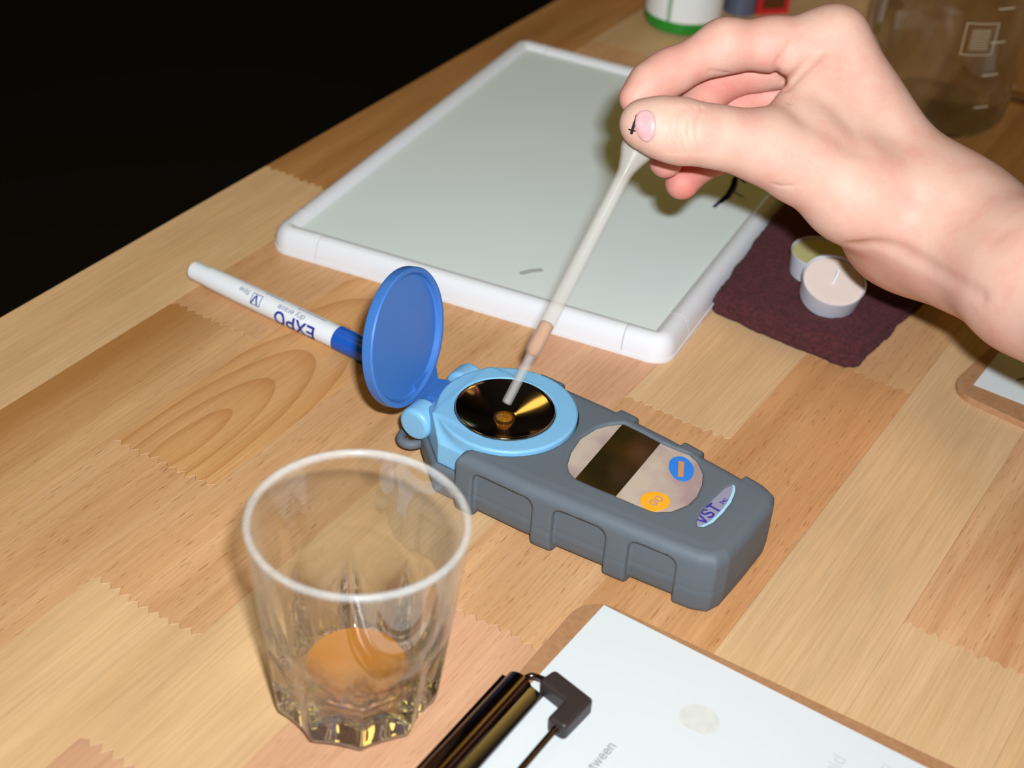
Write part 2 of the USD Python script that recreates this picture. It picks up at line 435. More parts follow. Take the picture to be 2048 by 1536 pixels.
# corners as measured, squared up to a rectangle
bw = np.linalg.norm(BQ[1] - BQ[0]); bh = 0.2795
x0, y0 = BQ[0]; x1 = BQ[1][0]
SH = (BQ[3][0] - BQ[0][0]) / (BQ[3][1] - BQ[0][1])
outer = rounded(Polygon([BQ[0], BQ[1], BQ[2], BQ[3]]), 0.0105, 10)
BH, FW = 0.0125, 0.0115
prof = [(0.0, 0.0018), (0.0, 0.0022), (0.0, 0.0030), (0.0003, 0.0062), (0.0014, 0.0092), (0.0032, 0.0114), (0.0055, BH), (0.0078, BH - 0.0004), (0.0096, 0.0112), (0.0106, 0.0098), (FW, 0.0090)]
def rim_section(outline, prof):
    ext = np.array(outline.exterior.coords)[:-1]
    if not outline.exterior.is_ccw:
        ext = ext[::-1]
    e = np.roll(ext, -1, 0) - ext
    keep = np.linalg.norm(e, axis=1) > 1e-7
    ext = ext[keep]; e = np.roll(ext, -1, 0) - ext
    nrm = np.stack([e[:, 1], -e[:, 0]], 1); nrm /= np.linalg.norm(nrm, axis=1, keepdims=True)
    vn = nrm + np.roll(nrm, 1, 0); vn /= (vn ** 2).sum(1, keepdims=True) / 2
    return ext, vn
ext, vn = rim_section(outer, prof)
# the frame: four corner pieces and four rails, parted by fine seams
dens = []
for k in range(len(ext)):
    a, b = ext[k], ext[(k + 1) % len(ext)]
    va, vb = vn[k], vn[(k + 1) % len(ext)]
    n_ = max(1, int(np.linalg.norm(b - a) / 0.004))
    for q in range(n_):
        dens.append((a + (b - a) * q / n_, va + (vb - va) * q / n_))
EP, EN = np.array([d[0] for d in dens]), np.array([d[1] for d in dens])
cdist = np.array([np.linalg.norm(BQ - p, axis=1).min() for p in EP])
which = cdist < 0.026
pf = np.array(prof)
closed = np.vstack([pf, [[FW, 0.0020]], [[0.002, 0.0018]]])
def rim_piece(i0, cnt, inset=0.0):
    ids = [(i0 + k) % len(EP) for k in range(cnt)]
    rings = []
    for w_, k in enumerate(ids):
        tng = np.array([-EN[k][1], EN[k][0]])
        shift = tng * (0.00014 if w_ == 0 else -0.00014 if w_ == cnt - 1 else 0)
        rings.append(np.c_[EP[k] + shift - EN[k] * closed[:, :1], closed[:, 1]])
    V = np.vstack(rings); n = len(closed)
    i, j = np.meshgrid(np.arange(cnt - 1), np.arange(n), indexing="ij")
    q = np.stack([i * n + j, (i + 1) * n + j, (i + 1) * n + (j + 1) % n, i * n + (j + 1) % n], -1).reshape(-1, 4)
    f = [q[:, [0, 1, 2]], q[:, [0, 2, 3]]]
    tp, tri = trimesh.creation.triangulate_polygon(Polygon(closed), engine="earcut")
    tri = np.array([np.argmin(((closed - p) ** 2).sum(1)) for p in tp])[tri]
    f += [tri, tri + (cnt - 1) * n]
    t = trimesh.Trimesh(V, np.vstack(f), process=False)
    t.fix_normals()
    return t
starts = [k for k in range(len(EP)) if which[k] != which[k - 1]]
for a, k in enumerate(starts):
    nxt = starts[(a + 1) % len(starts)]
    part(board, "frame_corner" if which[k] else "frame_rail", rim_piece(k, (nxt - k) % len(EP) + 1), M_FRAME, smooth=40)
part(board, "backing", slab(outer.buffer(0.0004), 0.0, 0.0018), M_FRAME, smooth=False)
part(board, "writing_panel", slab(outer.buffer(-FW + 0.0004), 0.0018, 0.0092, 0.0003, 1), M_BOARD, smooth=False)
def strokes(paths, z, wds):
    out = []
    for p, w in zip(paths, wds):
        P = local(board, np.array([at(x, y, z) for x, y in p]))
        P = smooth_path(P, 5)
        out.append(slab(shapely.LineString(P[:, :2]).buffer(w), 0.00918, 0.00932))
    return out
part(board, "ink_scribble", cat(strokes([[(1429, 413), (1441, 402), (1455, 388), (1468, 364), (1474, 352), (1490, 364)], [(1452, 396), (1466, 376), (1470, 358)], [(1470, 385), (1486, 394)], [(1440, 404), (1449, 398)]], 0.0093, [0.0010, 0.0017, 0.0006, 0.0014])), M_INK, smooth=False, label="dark blue ink scribble")
part(board, "ink_smudge", cat(strokes([[(1045, 546), (1062, 542), (1080, 540)]], 0.0093, [0.0016])), M_SMUDGE, smooth=False, label="faint grey smudge")

# ------------------------------------------------------------------ refractometer (millimetres in its own frame: x towards the tail, y away from the viewer)
MM = 0.001
RC = at(1010, 818, 0.031); RC[2] = TZ
rdir = at(1432, 1008, 0.031) - at(1010, 818, 0.031)
RA = math.degrees(math.atan2(rdir[1], rdir[0]))
ref = thing("refractometer", "handheld digital coffee refractometer in a grey rubber boot with its round blue lid open", "refractometer", RC, RA)
def rl(pts, z):
    """Photograph pixels at height z mm -> the refractometer's own millimetres."""
    return local(ref, np.array([at(x, y, z * MM) for x, y in pts]))[:, :2] * 1000
def zz(pts, ox, oy, k):
    return [(ox + x / k, oy + y / k) for x, y in pts]
M_BOOT = mat("boot_rubber", srgb(92, 98, 104), 0.6, bump=(2600, 0.00006), vary=(260, srgb(92, 99, 106), 0.5), specular_ior_level=0.4)
M_HEAD = mat("head_light_blue", srgb(122, 176, 210), 0.45, bump=(1800, 0.00002))
M_LID = mat("lid_blue", srgb(60, 110, 178), 0.4, bump=(1500, 0.00002))
M_PANEL = mat("panel_silver_film", srgb(196, 178, 160), 0.5, 0.15, vary=(42, srgb(168, 142, 138), 0.22))
M_LCD = mat("lcd_dark", srgb(26, 26, 10), 0.12, vary=(40, srgb(58, 40, 12), 0.3))
M_BTNB = mat("button_blue", srgb(40, 120, 206), 0.4)
M_BTNO = mat("button_orange", srgb(236, 164, 34), 0.4)
M_PRINTO = mat("print_tan", srgb(196, 134, 82), 0.5)
M_PRINTM = mat("print_mauve", srgb(176, 138, 130), 0.5)
M_LABEL = mat("label_grey", srgb(140, 138, 156), 0.45)
M_VST = mat("print_violet", srgb(50, 42, 140), 0.5)
M_CYAN = mat("label_rim_pale_blue", srgb(160, 206, 226), 0.35)

BODY = np.array([(1, -33.5), (30, -33.3), (60, -31), (90, -28), (103, -26.2), (108.5, -23.5), (110.5, -18), (110.8, 0), (110.5, 18), (108.5, 23.5), (103, 26.2), (90, 28), (60, 31), (30, 33.3), (-4, 33.5)])
NOSE = np.array([(-28, -13), (-25.5, -16.5), (-12.5, -28), (2, -28), (2, 28), (-12.5, 28), (-25.5, 16.5), (-28, 13)])
PANEL = rl(zz([(570, 225), (430, 238), (300, 275), (150, 370), (60, 500), (24, 620), (40, 705), (100, 772), (490, 940), (740, 1040), (880, 1086), (1050, 1075), (1200, 1010), (1290, 920), (1345, 800), (1352, 700), (1300, 590), (1220, 520), (940, 415), (760, 318)], 1130, 800, 4.876), 29.2)
PANEL = np.array(Polygon(PANEL).buffer(-2.5).buffer(2.5, quad_segs=6).simplify(0.08).exterior.coords)[:-1]
OVAL = rl(zz([(1640, 815), (1560, 845), (1440, 955), (1330, 1080), (1285, 1170), (1290, 1220), (1350, 1228), (1440, 1185), (1540, 1090), (1620, 985), (1662, 880), (1660, 830)], 1130, 800, 4.876), 29.0)
RIBS = ((-4, 8), (35.5, 44), (66.5, 75.5), (95, 113))
TOPZ = 29.6
def f_boot(p):
    x, y, z = p.T
    d2 = sd_poly(p[:, :2], BODY)
    tilt = z + np.maximum(x - 60, 0) * 0.028          # the top falls a little towards the tail
    shrink = np.maximum(9 - z, 0) * 0.16              # tucked in underneath
    side = sd_extrude(d2 + 1.9 + shrink, tilt, 0.3, TOPZ, 5.2)
    ribs = sd_extrude(d2 - 1.0 + shrink * 0.6, tilt, 0.0, TOPZ - 0.15, 4.6)
    wins = np.full(len(p), 1e9)
    for a, b in RIBS:
        wins = np.minimum(wins, np.abs(x - (a + b) / 2) - (b - a) / 2)
    crown = smin(wins, 24.2 - tilt, 5.0)              # near side: the ribs run together along the top edge
    crown = np.where(y > 0, wins, crown)              # far side: separate lugs
    d = smin(side, smax(ribs, crown, 0.9), 0.7)
    cup = smin(sd_extrude(sd_poly(p[:, :2], NOSE) - 2.4, z, 5.5, 16.0, 2.6), sd_extrude(sd_poly(p[:, :2], NOSE) - 1.0, z, 0.3, 8.0, 1.5), 0.5)
    d = smin(d, cup, 1.2)
    head = np.minimum(np.maximum(np.hypot(x - 0.5, y - 1.0) - 28.8, 9 - z), np.maximum(sd_poly(p[:, :2], NOSE) - 0.3, 14.5 - z))
    d = smax(d, -head, 0.8)
    win = np.maximum(sd_poly(p[:, :2], PANEL), 27.2 - tilt)
    d = smax(d, -win, 0.9)
    ov = np.maximum(sd_poly(p[:, :2], OVAL), 28.9 - tilt)
    d = smax(d, -ov, 0.5)
    # moulding line round the side
    d = d + 0.22 * np.exp(-((z - 11.5) / 0.28) ** 2) * (d2 > -4)
    return d
boot = sdf_mesh(f_boot, (-34, -40, -1.5), (116, 40, 33), 0.85, 0, 4)
boot.apply_scale(MM)
part(ref, "rubber_boot", boot, M_BOOT, smooth=True)
# a lanyard eye at the front of the boot
eye_c = rl([(826, 872)], 9)[0]
ring = cat([tube([(eye_c[0] + 4.6 * math.cos(t), eye_c[1] + 5.4 * math.sin(t), 8.5) for t in np.linspace(0, 2 * math.pi, 25)], 2.1, 12, False)])
ring.apply_scale(MM)
part(ref, "lanyard_eye", ring, M_BOOT, smooth=True)
def f_head(p):
    x, y, z = p.T
    ringd = sd_extrude(np.hypot(x - 0.5, y - 1.0) - 28.4, z, 8, 31.2, 0.9)
    slope = 31.1 - np.maximum(np.abs(y) - 20, 0) * 0.8 - np.maximum(-21 - x, 0) * 0.5
    nose = np.maximum(sd_extrude(sd_poly(p[:, :2], NOSE), z, 14.7, 40, 0.8), (z - slope) * 0.85)
    d = smin(ringd, nose, 1.6)
    return smax(d, -sd_extrude(np.hypot(x, y) - 20.4, z, 24.0, 40, 0.1), 0.5)
head = sdf_mesh(f_head, (-31, -32, 6), (32, 33, 33), 0.7, 0, 4)
head.apply_scale(MM)
headp = part(ref, "sample_head", head, M_HEAD, smooth=True, label="light blue head round the metal sample dish")
def cyl_y(r, y0, y1, c, ch=0.5, n=40):
    rc = [(r - ch + ch * math.sin(t), ch - ch * math.cos(t)) for t in np.linspace(0, math.pi / 2, 6)]
    m_ = lathe([(0, 0)] + rc + [(a, y1 - y0 - b) for a, b in rc[::-1]] + [(0, y1 - y0)], n)
    return along(m_, (c[0], y0, c[1]), (c[0], y1, c[1]))
HX, HZ = -29.5, 21.5
for a, b in ((-21.5, -10.5), (10.5, 21.5)):
    k_ = cyl_y(7.2, a, b, (HX, HZ), 2.2); k_.apply_scale(MM)
    part(ref, "hinge_knuckle", k_, M_HEAD, smooth=40)
# metal sample dish
M_DISH = usdkit.material(stage, "/World/Looks/polished_dish", {"p": ("principled_bsdf", {"base_color": srgb(198, 176, 158), "metallic": 1.0, "roughness": 0.09, "anisotropic": 0.8}), "t": ("tangent", {"direction_type": "radial", "axis": "z"})}, [("t.tangent", "p.tangent")], surface="p.BSDF")
M_PRISM = mat("prism_glass", srgb(52, 34, 8), 0.06)
dish = lathe([(0, 24.2), (20.2, 24.2), (20.2, 30.9)] + [(19.6 + 0.6 * math.cos(t), 31.1 + 0.6 * math.sin(t)) for t in np.linspace(0.15, 1.95, 9)] + [(18.6, 31.1), (14, 29.4), (9, 27.9), (5.6, 27.0), (4.9, 26.9), (4.6, 26.7), (0, 26.7)], 96); dish.apply_scale(MM)
dishp = part(ref, "sample_dish", dish, M_DISH, smooth=40, label="mirror-polished conical metal dish")
prism = lathe([(0, 26.65), (4.5, 26.65), (4.5, 26.95), (4.2, 27.05), (0, 27.05)], 40); prism.apply_scale(MM)
part(ref, "prism", prism, M_PRISM, smooth=30)
# read-out panel
pz = lambda x: (28.35 - np.maximum(x - 60, 0) * 0.028)
def plate(poly, thick, lift, material, name, label=None, parent=None, ch=0.1):
    m_ = slab(Polygon(poly), 0, thick, ch, 2)
    v = m_.vertices.copy(); v[:, 2] += pz(v[:, 0]) + lift
    m_ = trimesh.Trimesh(v * MM, m_.faces, process=False)
    return part(parent or ref, name, m_, material, smooth=25, label=label)
panel = plate(np.array(Polygon(PANEL).buffer(-0.1).exterior.coords)[:-1], 0.5, -0.3, M_PANEL, "display_panel", "silver oval display panel")
LCD = rl(zz([(568, 228), (938, 415), (495, 942), (98, 770)], 1130, 800, 4.876), 28.5)
plate(LCD[::-1] if not Polygon(LCD).exterior.is_ccw else LCD, 0.12, 0.2, M_LCD, "screen", "dark blank display window", panel)
def ellipse_fit(px, z):
    q = rl(px, z); return q
BTN_B = rl([(1338, 935), (1342, 919), (1356, 913), (1372, 916), (1385, 929), (1388, 943), (1380, 957), (1365, 961), (1348, 953)], 28.5)
BTN_O = rl([(1280, 1000), (1287, 989), (1301, 984), (1318, 984), (1333, 990), (1340, 1000), (1336, 1012), (1320, 1019), (1304, 1021), (1288, 1015)], 28.5)
def smooth_closed(p, n=6):
    q = np.vstack([p[-1:], p, p[:2]]); out = []
    for k in range(1, len(p) + 1):
        a, b, c, d = q[k - 1], q[k], q[k + 1], q[(k + 2) if k + 2 < len(q) else 2]
        for t in np.linspace(0, 1, n, endpoint=False):
            out.append(0.5 * (2 * b + (c - a) * t + (2 * a - 5 * b + 4 * c - d) * t * t + (3 * b - a - 3 * c + d) * t ** 3))
    return np.array(out)
bb = plate(smooth_closed(BTN_B), 0.3, 0.2, M_BTNB, "button", "round blue button with a tan bar", panel)
bo = plate(smooth_closed(BTN_O), 0.3, 0.2, M_BTNO, "button", "round orange GO button", panel)
BAR = rl([(1357, 921), (1369, 923), (1367, 953), (1356, 952)], 28.7)
plate(BAR, 0.06, 0.5, M_PRINTO, "bar_print", None, ref)
cg = BTN_O.mean(0)
ydir, xup = np.array([0.17, 0.98, 0.0]), np.array([-0.98, 0.17, 0.0])
go = text_on("GO", 3.1 * MM, np.array([cg[0] + 0.3, cg[1] + 0.2, pz(cg[0]) + 0.52]) * MM, ydir, xup, 0.00008, True, True)
part(ref, "button_lettering", go, M_PRINTM, smooth=False)
lab = np.array(Polygon(smooth_closed(OVAL)).buffer(-0.15).exterior.coords)[:-1]
plate(lab, 0.3, 0.45, M_LABEL, "name_badge", "grey oval badge with violet letters")
RIMP = Polygon(smooth_closed(OVAL))
crescent = RIMP.buffer(0.15).difference(affinity.translate(RIMP, -1.25, 0.2)).buffer(-0.03)
for g in getattr(crescent, "geoms", [crescent]):
    if g.area > 1.0:
        plate(np.array(g.exterior.coords)[:-1], 0.35, 0.62, M_CYAN, "badge_edge", None, None, 0.0)
vc = rl([(1413, 1025)], 29.0)[0]
vst = text_on("VST", 4.9 * MM, np.array([vc[0] + 0.2, vc[1] + 0.5, pz(vc[0]) + 0.76]) * MM, (0.10, 0.99, 0), (-0.99, 0.10, 0), 0.00008, True, True)
ic = rl([(1448, 999)], 29.0)[0]
inc = text_on("INC", 1.5 * MM, np.array([ic[0], ic[1], pz(ic[0]) + 0.76]) * MM, (0.10, 0.99, 0), (-0.99, 0.10, 0), 0.00008, True, True)
part(ref, "badge_lettering", cat([vst, inc]), M_VST, smooth=False)
# lid, swung open past upright
LA, TW = math.radians(80), math.radians(6.96)
lid_r, LU, LN, LY = 28.45, 2.8, -10.4, -9.6
lidm = lathe([(0, 0), (lid_r - 1.2, 0), (lid_r - 0.3, 0.4), (lid_r, 1.2), (lid_r, 4.4), (lid_r - 0.5, 5.0), (lid_r - 1.9, 5.0), (lid_r - 2.5, 4.5), (lid_r - 2.8, 3.2), (lid_r - 3.4, 2.6), (0, 2.2)], 80)
# lid frame: x runs from the hinge to the lid's far edge, z towards its inside, the hinge axis passes through the origin
lidm.apply_translation([lid_r + LU, 0, LN])
armm = cat([box((0.5, 1.0, LN + 0.8), (8.5, 19, LN + 3.6)), box((-3.0, 1.5, LN + 1.0), (1.5, 18.5, -1.0)), box((-3.2, 3.5, -3.0), (2.6, 16.5, 3.0))])
def lid_out(mm_):
    v = mm_.vertices
    q = v[:, :1] * np.array([-math.cos(LA), 0, math.sin(LA)]) + v[:, 1:2] * np.array([0, 1.0, 0]) + v[:, 2:3] * np.array([math.sin(LA), 0, math.cos(LA)])
    c_, s_ = math.cos(TW), math.sin(TW)
    q = np.c_[c_ * q[:, 0] - s_ * q[:, 1], s_ * q[:, 0] + c_ * q[:, 1], q[:, 2]]
    mm_.vertices = (q + np.array([-29.5, LY, 24.0])) * MM
    mm_.fix_normals()
for mm_ in (lidm, armm):
    lid_out(mm_)
lidp = part(ref, "lid", lidm, M_LID, smooth=30, label="round blue lid standing open")
part(lidp, "hinge_arm", armm, M_LID, smooth=False)

# ------------------------------------------------------------------ glass tumbler with the last of an espresso
def glass_mat(name, tint, clear=0.0, rough=0.0, ior=1.5):
    n = {"g": ("principled_bsdf", {"base_color": tint, "roughness": rough, "transmission_weight": 1.0, "ior": ior})}
    if clear <= 0:
        return usdkit.material(stage, "/World/Looks/" + name, n, [], surface="g.BSDF")
    n |= {"t": ("transparent_bsdf", {"color": (0.97, 0.975, 0.97)}), "x": ("mix_closure", {"fac": clear})}
    return usdkit.material(stage, "/World/Looks/" + name, n, [("g.BSDF", "x.closure1"), ("t.BSDF", "x.closure2")], surface="x.closure")
def painted_glow_glass(name, z0, z1, amount, base=0.03, graze=0.45):
    """Clear glass whose rim (z0 to z1 in its own frame) and grazing edges carry a painted white flash glow."""
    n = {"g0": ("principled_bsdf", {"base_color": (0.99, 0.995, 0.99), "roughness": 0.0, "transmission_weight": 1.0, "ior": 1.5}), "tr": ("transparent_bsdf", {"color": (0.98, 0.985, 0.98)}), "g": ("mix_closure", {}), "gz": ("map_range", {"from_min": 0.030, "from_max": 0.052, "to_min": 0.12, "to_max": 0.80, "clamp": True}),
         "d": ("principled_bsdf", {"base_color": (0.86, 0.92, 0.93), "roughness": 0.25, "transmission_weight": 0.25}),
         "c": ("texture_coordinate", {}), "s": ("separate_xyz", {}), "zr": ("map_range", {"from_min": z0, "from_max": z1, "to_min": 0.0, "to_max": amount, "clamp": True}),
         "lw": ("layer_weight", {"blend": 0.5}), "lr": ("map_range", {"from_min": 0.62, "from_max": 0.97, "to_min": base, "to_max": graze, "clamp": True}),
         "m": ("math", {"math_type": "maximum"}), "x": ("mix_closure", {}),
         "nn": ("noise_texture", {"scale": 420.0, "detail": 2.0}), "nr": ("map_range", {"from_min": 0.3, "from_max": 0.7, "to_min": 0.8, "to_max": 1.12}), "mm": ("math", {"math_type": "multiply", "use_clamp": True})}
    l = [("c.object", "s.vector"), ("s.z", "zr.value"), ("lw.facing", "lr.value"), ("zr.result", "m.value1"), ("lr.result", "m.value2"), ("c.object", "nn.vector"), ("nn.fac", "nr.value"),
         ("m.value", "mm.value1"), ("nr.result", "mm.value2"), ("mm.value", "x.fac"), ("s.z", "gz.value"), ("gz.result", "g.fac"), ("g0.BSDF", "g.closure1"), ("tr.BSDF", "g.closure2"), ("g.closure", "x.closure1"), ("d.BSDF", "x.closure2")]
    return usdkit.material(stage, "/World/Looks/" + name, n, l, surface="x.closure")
M_GLASS = painted_glow_glass("tumbler_glass", 0.0812, 0.0826, 0.36, 0.0, 0.24)  # rim and edges whitened to stand in for flash glow
GC = np.array([-0.04444, 0.37450, TZ])
tumbler = thing("tumbler", "clear faceted glass tumbler holding a thin pool of espresso, at the front", "glass", GC)
GH, GR = 0.0838, 0.0358
NF = 10
def tumbler_outer(z, a):
    base = np.interp(z, [0, 0.0008, 0.0022, 0.0035, 0.006, 0.0085, 0.012, 0.030, 0.060, GH], [0.0178, 0.0190, 0.0196, 0.0212, 0.0258, 0.0276, 0.0284, 0.0304, 0.0333, GR])
    facet = np.interp(z, [0.0028, 0.0060, 0.012, 0.034, 0.047], [0.0, 0.62, 1.0, 1.0, 0.0])
    w = 2 * math.pi / NF
    u = (a % w) - w / 2
    flat = math.cos(w / 2) / np.cos(u)          # hollow-cut facets that meet in crisp arrises
    return base * (1 + facet * (flat - 1) * 2.4)
na = 200
ang = np.arange(na) * 2 * math.pi / na
zs = np.r_[0, 0.0008, 0.0022, 0.0035, 0.0048, 0.006, 0.0072, 0.0085, 0.010, 0.012, np.linspace(0.015, 0.048, 16), np.linspace(0.052, GH - 0.0012, 9)]
rings = [np.c_[tumbler_outer(z, ang + 0.12) * np.cos(ang), tumbler_outer(z, ang + 0.12) * np.sin(ang), np.full(na, z)] for z in zs]
for t_ in np.linspace(0.2, math.pi - 0.2, 5):
    rr = GR - 0.0013 + 0.0013 * math.cos(t_)
    rings.append(np.c_[rr * np.cos(ang), rr * np.sin(ang), np.full(na, GH - 0.0012 + 0.0012 * math.sin(t_))])
inner = [(GR - 0.0026, GH - 0.0013), (0.0318, 0.070), (0.0297, 0.052), (0.0272, 0.040), (0.0243, 0.031), (0.0210, 0.0245), (0.0176, 0.0203), (0.0135, 0.0172), (0.009, 0.0153), (0.0045, 0.0144), (0.001, 0.0141)]
IN = smooth_path(np.array([(r, 0, z) for r, z in inner]), 4)[:, [0, 2]]
for r, z in IN:
    rings.append(np.c_[r * np.cos(ang), r * np.sin(ang), np.full(na, z)])
V = np.vstack(rings + [[[0, 0, 0.0141]], [[0, 0, 0.0012]]])
K = len(rings)
i, j = np.meshgrid(np.arange(K - 1), np.arange(na), indexing="ij")
q = np.stack([i * na + j, i * na + (j + 1) % na, (i + 1) * na + (j + 1) % na, (i + 1) * na + j], -1).reshape(-1, 4)
jj = np.arange(na)
Fc = np.vstack([q[:, [0, 1, 2]], q[:, [0, 2, 3]], np.stack([(K - 1) * na + jj, (K - 1) * na + (jj + 1) % na, np.full(na, K * na)], 1), np.stack([(jj + 1) % na, jj, np.full(na, K * na + 1)], 1)])
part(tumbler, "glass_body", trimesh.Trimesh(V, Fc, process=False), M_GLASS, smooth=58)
M_COFFEE = mat("espresso", srgb(238, 156, 44), 0.05, transmission_weight=0.45, ior=1.33)
lev = 0.0196
ir = np.array([r for r, z in IN if z < lev][::-1]) - 0.00012; iz = np.array([z for r, z in IN if z < lev][::-1]) + 0.00012
rl_ = np.interp(lev, IN[::-1, 1], IN[::-1, 0])
liq = lathe([(0, iz[0])] + list(zip(ir, iz)) + [(rl_ - 0.0001, lev), (rl_ - 0.0012, lev - 0.0004), (0, lev - 0.0005)], 72)
liq.apply_translation(GC)
single("espresso", liq, M_COFFEE, "shallow amber pool of espresso in the bottom of the glass tumbler", "coffee", smooth=40)

# ------------------------------------------------------------------ marker
M_WHITEP = mat("marker_barrel", srgb(228, 230, 232), 0.35)
M_CAP = mat("marker_cap", srgb(24, 84, 178), 0.35)
M_TXTB = mat("marker_print_blue", srgb(44, 50, 140), 0.5)
M_TXTG = mat("marker_print_grey", srgb(118, 124, 150), 0.5)
mr = 0.00545
ma, mb = at(386, 539, mr), at(742, 706, mr)
mk = thing("marker", "white dry-erase marker with a blue cap lying behind the open blue lid", "marker", [(ma + mb)[0] / 2, (ma + mb)[1] / 2, TZ])
ml = np.linalg.norm(mb - ma)
u_ = (mb - ma) / ml
barrel = lathe([(0, 0), (0.0036, 0), (0.0043, 0.0006), (0.0045, 0.0014), (0.0047, 0.0105), (0.0050, 0.0112), (mr - 0.0001, 0.030), (mr - 0.0001, 0.0885), (0.004, 0.0886), (0, 0.0886)], 40)
part(mk, "barrel", along(barrel, ma, mb), M_WHITEP, smooth=30, world=True)
cap = lathe([(0, 0.0887), (mr + 0.0002, 0.0887), (mr + 0.0002, 0.104), (0.0050, 0.118), (0.0046, 0.1235), (0.0036, 0.1245), (0, 0.1245)], 40)
part(mk, "cap", along(cap, ma, mb), M_CAP, smooth=30, world=True, label="blue cap")
side = np.cross([0, 0, 1.0], u_)           # horizontal, away from the viewer
def wrap_marker(mesh, s0, phi0):
    """Text in (x along the barrel from the cap end backwards, y round it) laid on the barrel."""
    b = mesh.subdivide_to_size(0.0012) if True else mesh
    v = b.vertices
    sx = s0 - v[:, 0]
    ph = phi0 + v[:, 1] / mr
    rr = mr - 0.00008 + v[:, 2]
    P_ = ma + sx[:, None] * u_ + (rr * np.cos(ph))[:, None] * side + (rr * np.sin(ph))[:, None] * np.array([0, 0, 1.0])
    return trimesh.Trimesh(P_, b.faces, process=False)
def mtext(t, h, s0, phi, bold=False):
    return wrap_marker(meshkit.text_mesh(t, h, 0.00012, bold), s0, phi)
D_ = math.radians
part(mk, "small_print", cat([mtext("CONTAINS ALCOHOL IN INK", 0.00085, 0.0512+0.030, D_(80)), mtext("WATER BASED INK", 0.00085, 0.0560, D_(78))]), M_TXTG, smooth=False, world=True)
part(mk, "grade_print", cat([mtext("fine", 0.0025, 0.0385, D_(112)), mtext("dry erase", 0.0026, 0.0715, D_(112))]), M_TXTG, smooth=False, world=True)
bxm = cat([box((0, 0, 0), (0.0056, 0.0003, 0.00012)), box((0, 0.0053, 0), (0.0056, 0.0056, 0.00012)), box((0, 0, 0), (0.0003, 0.0056, 0.00012)), box((0.0053, 0, 0), (0.0056, 0.0056, 0.00012)), meshkit.text_mesh("V", 0.0042, 0.00012, True).apply_translation([0.0012, 0.0008, 0])])
part(mk, "tick_box_print", wrap_marker(bxm, 0.0462, D_(112)), M_TXTB, smooth=False, world=True)
part(mk, "brand_lettering", mtext("EXPO", 0.0066, 0.0795, D_(146), True), M_TXTB, smooth=False, world=True)

# ------------------------------------------------------------------ clipboards and their sheets
M_HARD = mat("hardboard", srgb(178, 132, 92), 0.6, vary=(420, srgb(160, 112, 74), 0.5))
M_PAPER = mat("paper", srgb(212, 214, 213), 0.85)
M_CHROME = mat("chrome", (0.80, 0.76, 0.74), 0.10, 1.0)
M_DKMETAL = mat("dark_plated_metal", (0.13, 0.085, 0.07), 0.2, 1.0)
M_JAW = mat("jaw_plating", (0.24, 0.22, 0.22), 0.24, 1.0)
M_BLKPL = mat("grip_dark_plastic", srgb(52, 42, 40), 0.42)
M_STAIN = mat("coffee_stain", srgb(214, 212, 204), 0.85, vary=(300, srgb(202, 199, 189), 0.6))
M_TYPE = mat("type_grey", srgb(126, 128, 126), 0.8)
M_PENCIL = mat("pencil_grey", srgb(192, 196, 195), 0.8)
CB, CT = 0.0032, 0.0034
e0, e1 = at(1295, 1246, CB), at(1911, 1535, CB)               # long edge
ee = (e1 - e0)[:2]; ee /= np.linalg.norm(ee)
f0 = at(1100, 1272, CB)
en = np.array([ee[1], -ee[0]])                                # short edge, towards the viewer
corner = e0[:2] + 0.0                                         # near the rounded corner
corner = e0[:2] - ee * 0.0
clip = thing("clipboard", "brown hardboard clipboard with a chrome wire clip, below the refractometer", "clipboard", [corner[0], corner[1], TZ], math.degrees(math.atan2(ee[1], ee[0])))
# local x runs along the long edge, local -y across towards the viewer
kx = local(clip, at(1155, 1213, CB)); kf = local(clip, f0); kt = local(clip, at(1230, 1222, CB))
XL, YT = float(kf[0]), float(local(clip, at(1500, 1341, CB))[1])
brd = rounded(Polygon([(XL, YT - 0.229), (XL + 0.317, YT - 0.229), (XL + 0.317, YT), (XL, YT)]), 0.013, 10)
part(clip, "board", slab(brd, 0.0001, CB, 0.0005, 2), M_HARD, smooth=30)
pc = local(clip, at(1208, 1210, CT)); pd = local(clip, at(1850, 1533, CT)); pl = local(clip, at(932, 1536, CT))
pa = math.atan2(pd[1] - pc[1], pd[0] - pc[0])
px_, py_ = np.array([math.cos(pa), math.sin(pa)]), np.array([math.sin(pa), -math.cos(pa)])
sheet_pts = [pc[:2], pc[:2] + px_ * 0.279, pc[:2] + px_ * 0.279 + py_ * 0.216, pc[:2] + py_ * 0.216]
sheet = thing("paper_sheet", "white printed sheet with a faint round stain held on the front clipboard", "paper", clip.loc, math.degrees(clip.rot))
part(sheet, "page", slab(Polygon(sheet_pts[::-1]), CB + 0.00005, CB + 0.0002, 0), M_PAPER, smooth=False)
ZP = CB + 0.00021
st = local(sheet, np.array([at(x, y, ZP) for x, y in [(1358, 1435), (1364, 1416), (1384, 1408), (1410, 1412), (1432, 1428), (1440, 1448), (1430, 1463), (1408, 1468), (1384, 1460), (1366, 1450)]]))[:, :2]
part(sheet, "stain", slab(Polygon(smooth_closed(st)[::-1]).buffer(0), ZP, ZP + 0.00003), M_STAIN, smooth=False, label="faint beige round stain")
tdir = np.r_[(local(sheet, at(1232, 1489, ZP)) - local(sheet, at(1188, 1538, ZP)))[:2], 0]; tdir /= np.linalg.norm(tdir)
tup = np.array([-tdir[1], tdir[0], 0])
tm = meshkit.text_mesh("in between", 0.0034, 0.00003)
w_ = tm.bounds[1][0]
o_ = np.r_[local(sheet, at(1233, 1493, ZP))[:2], ZP] - tdir * w_
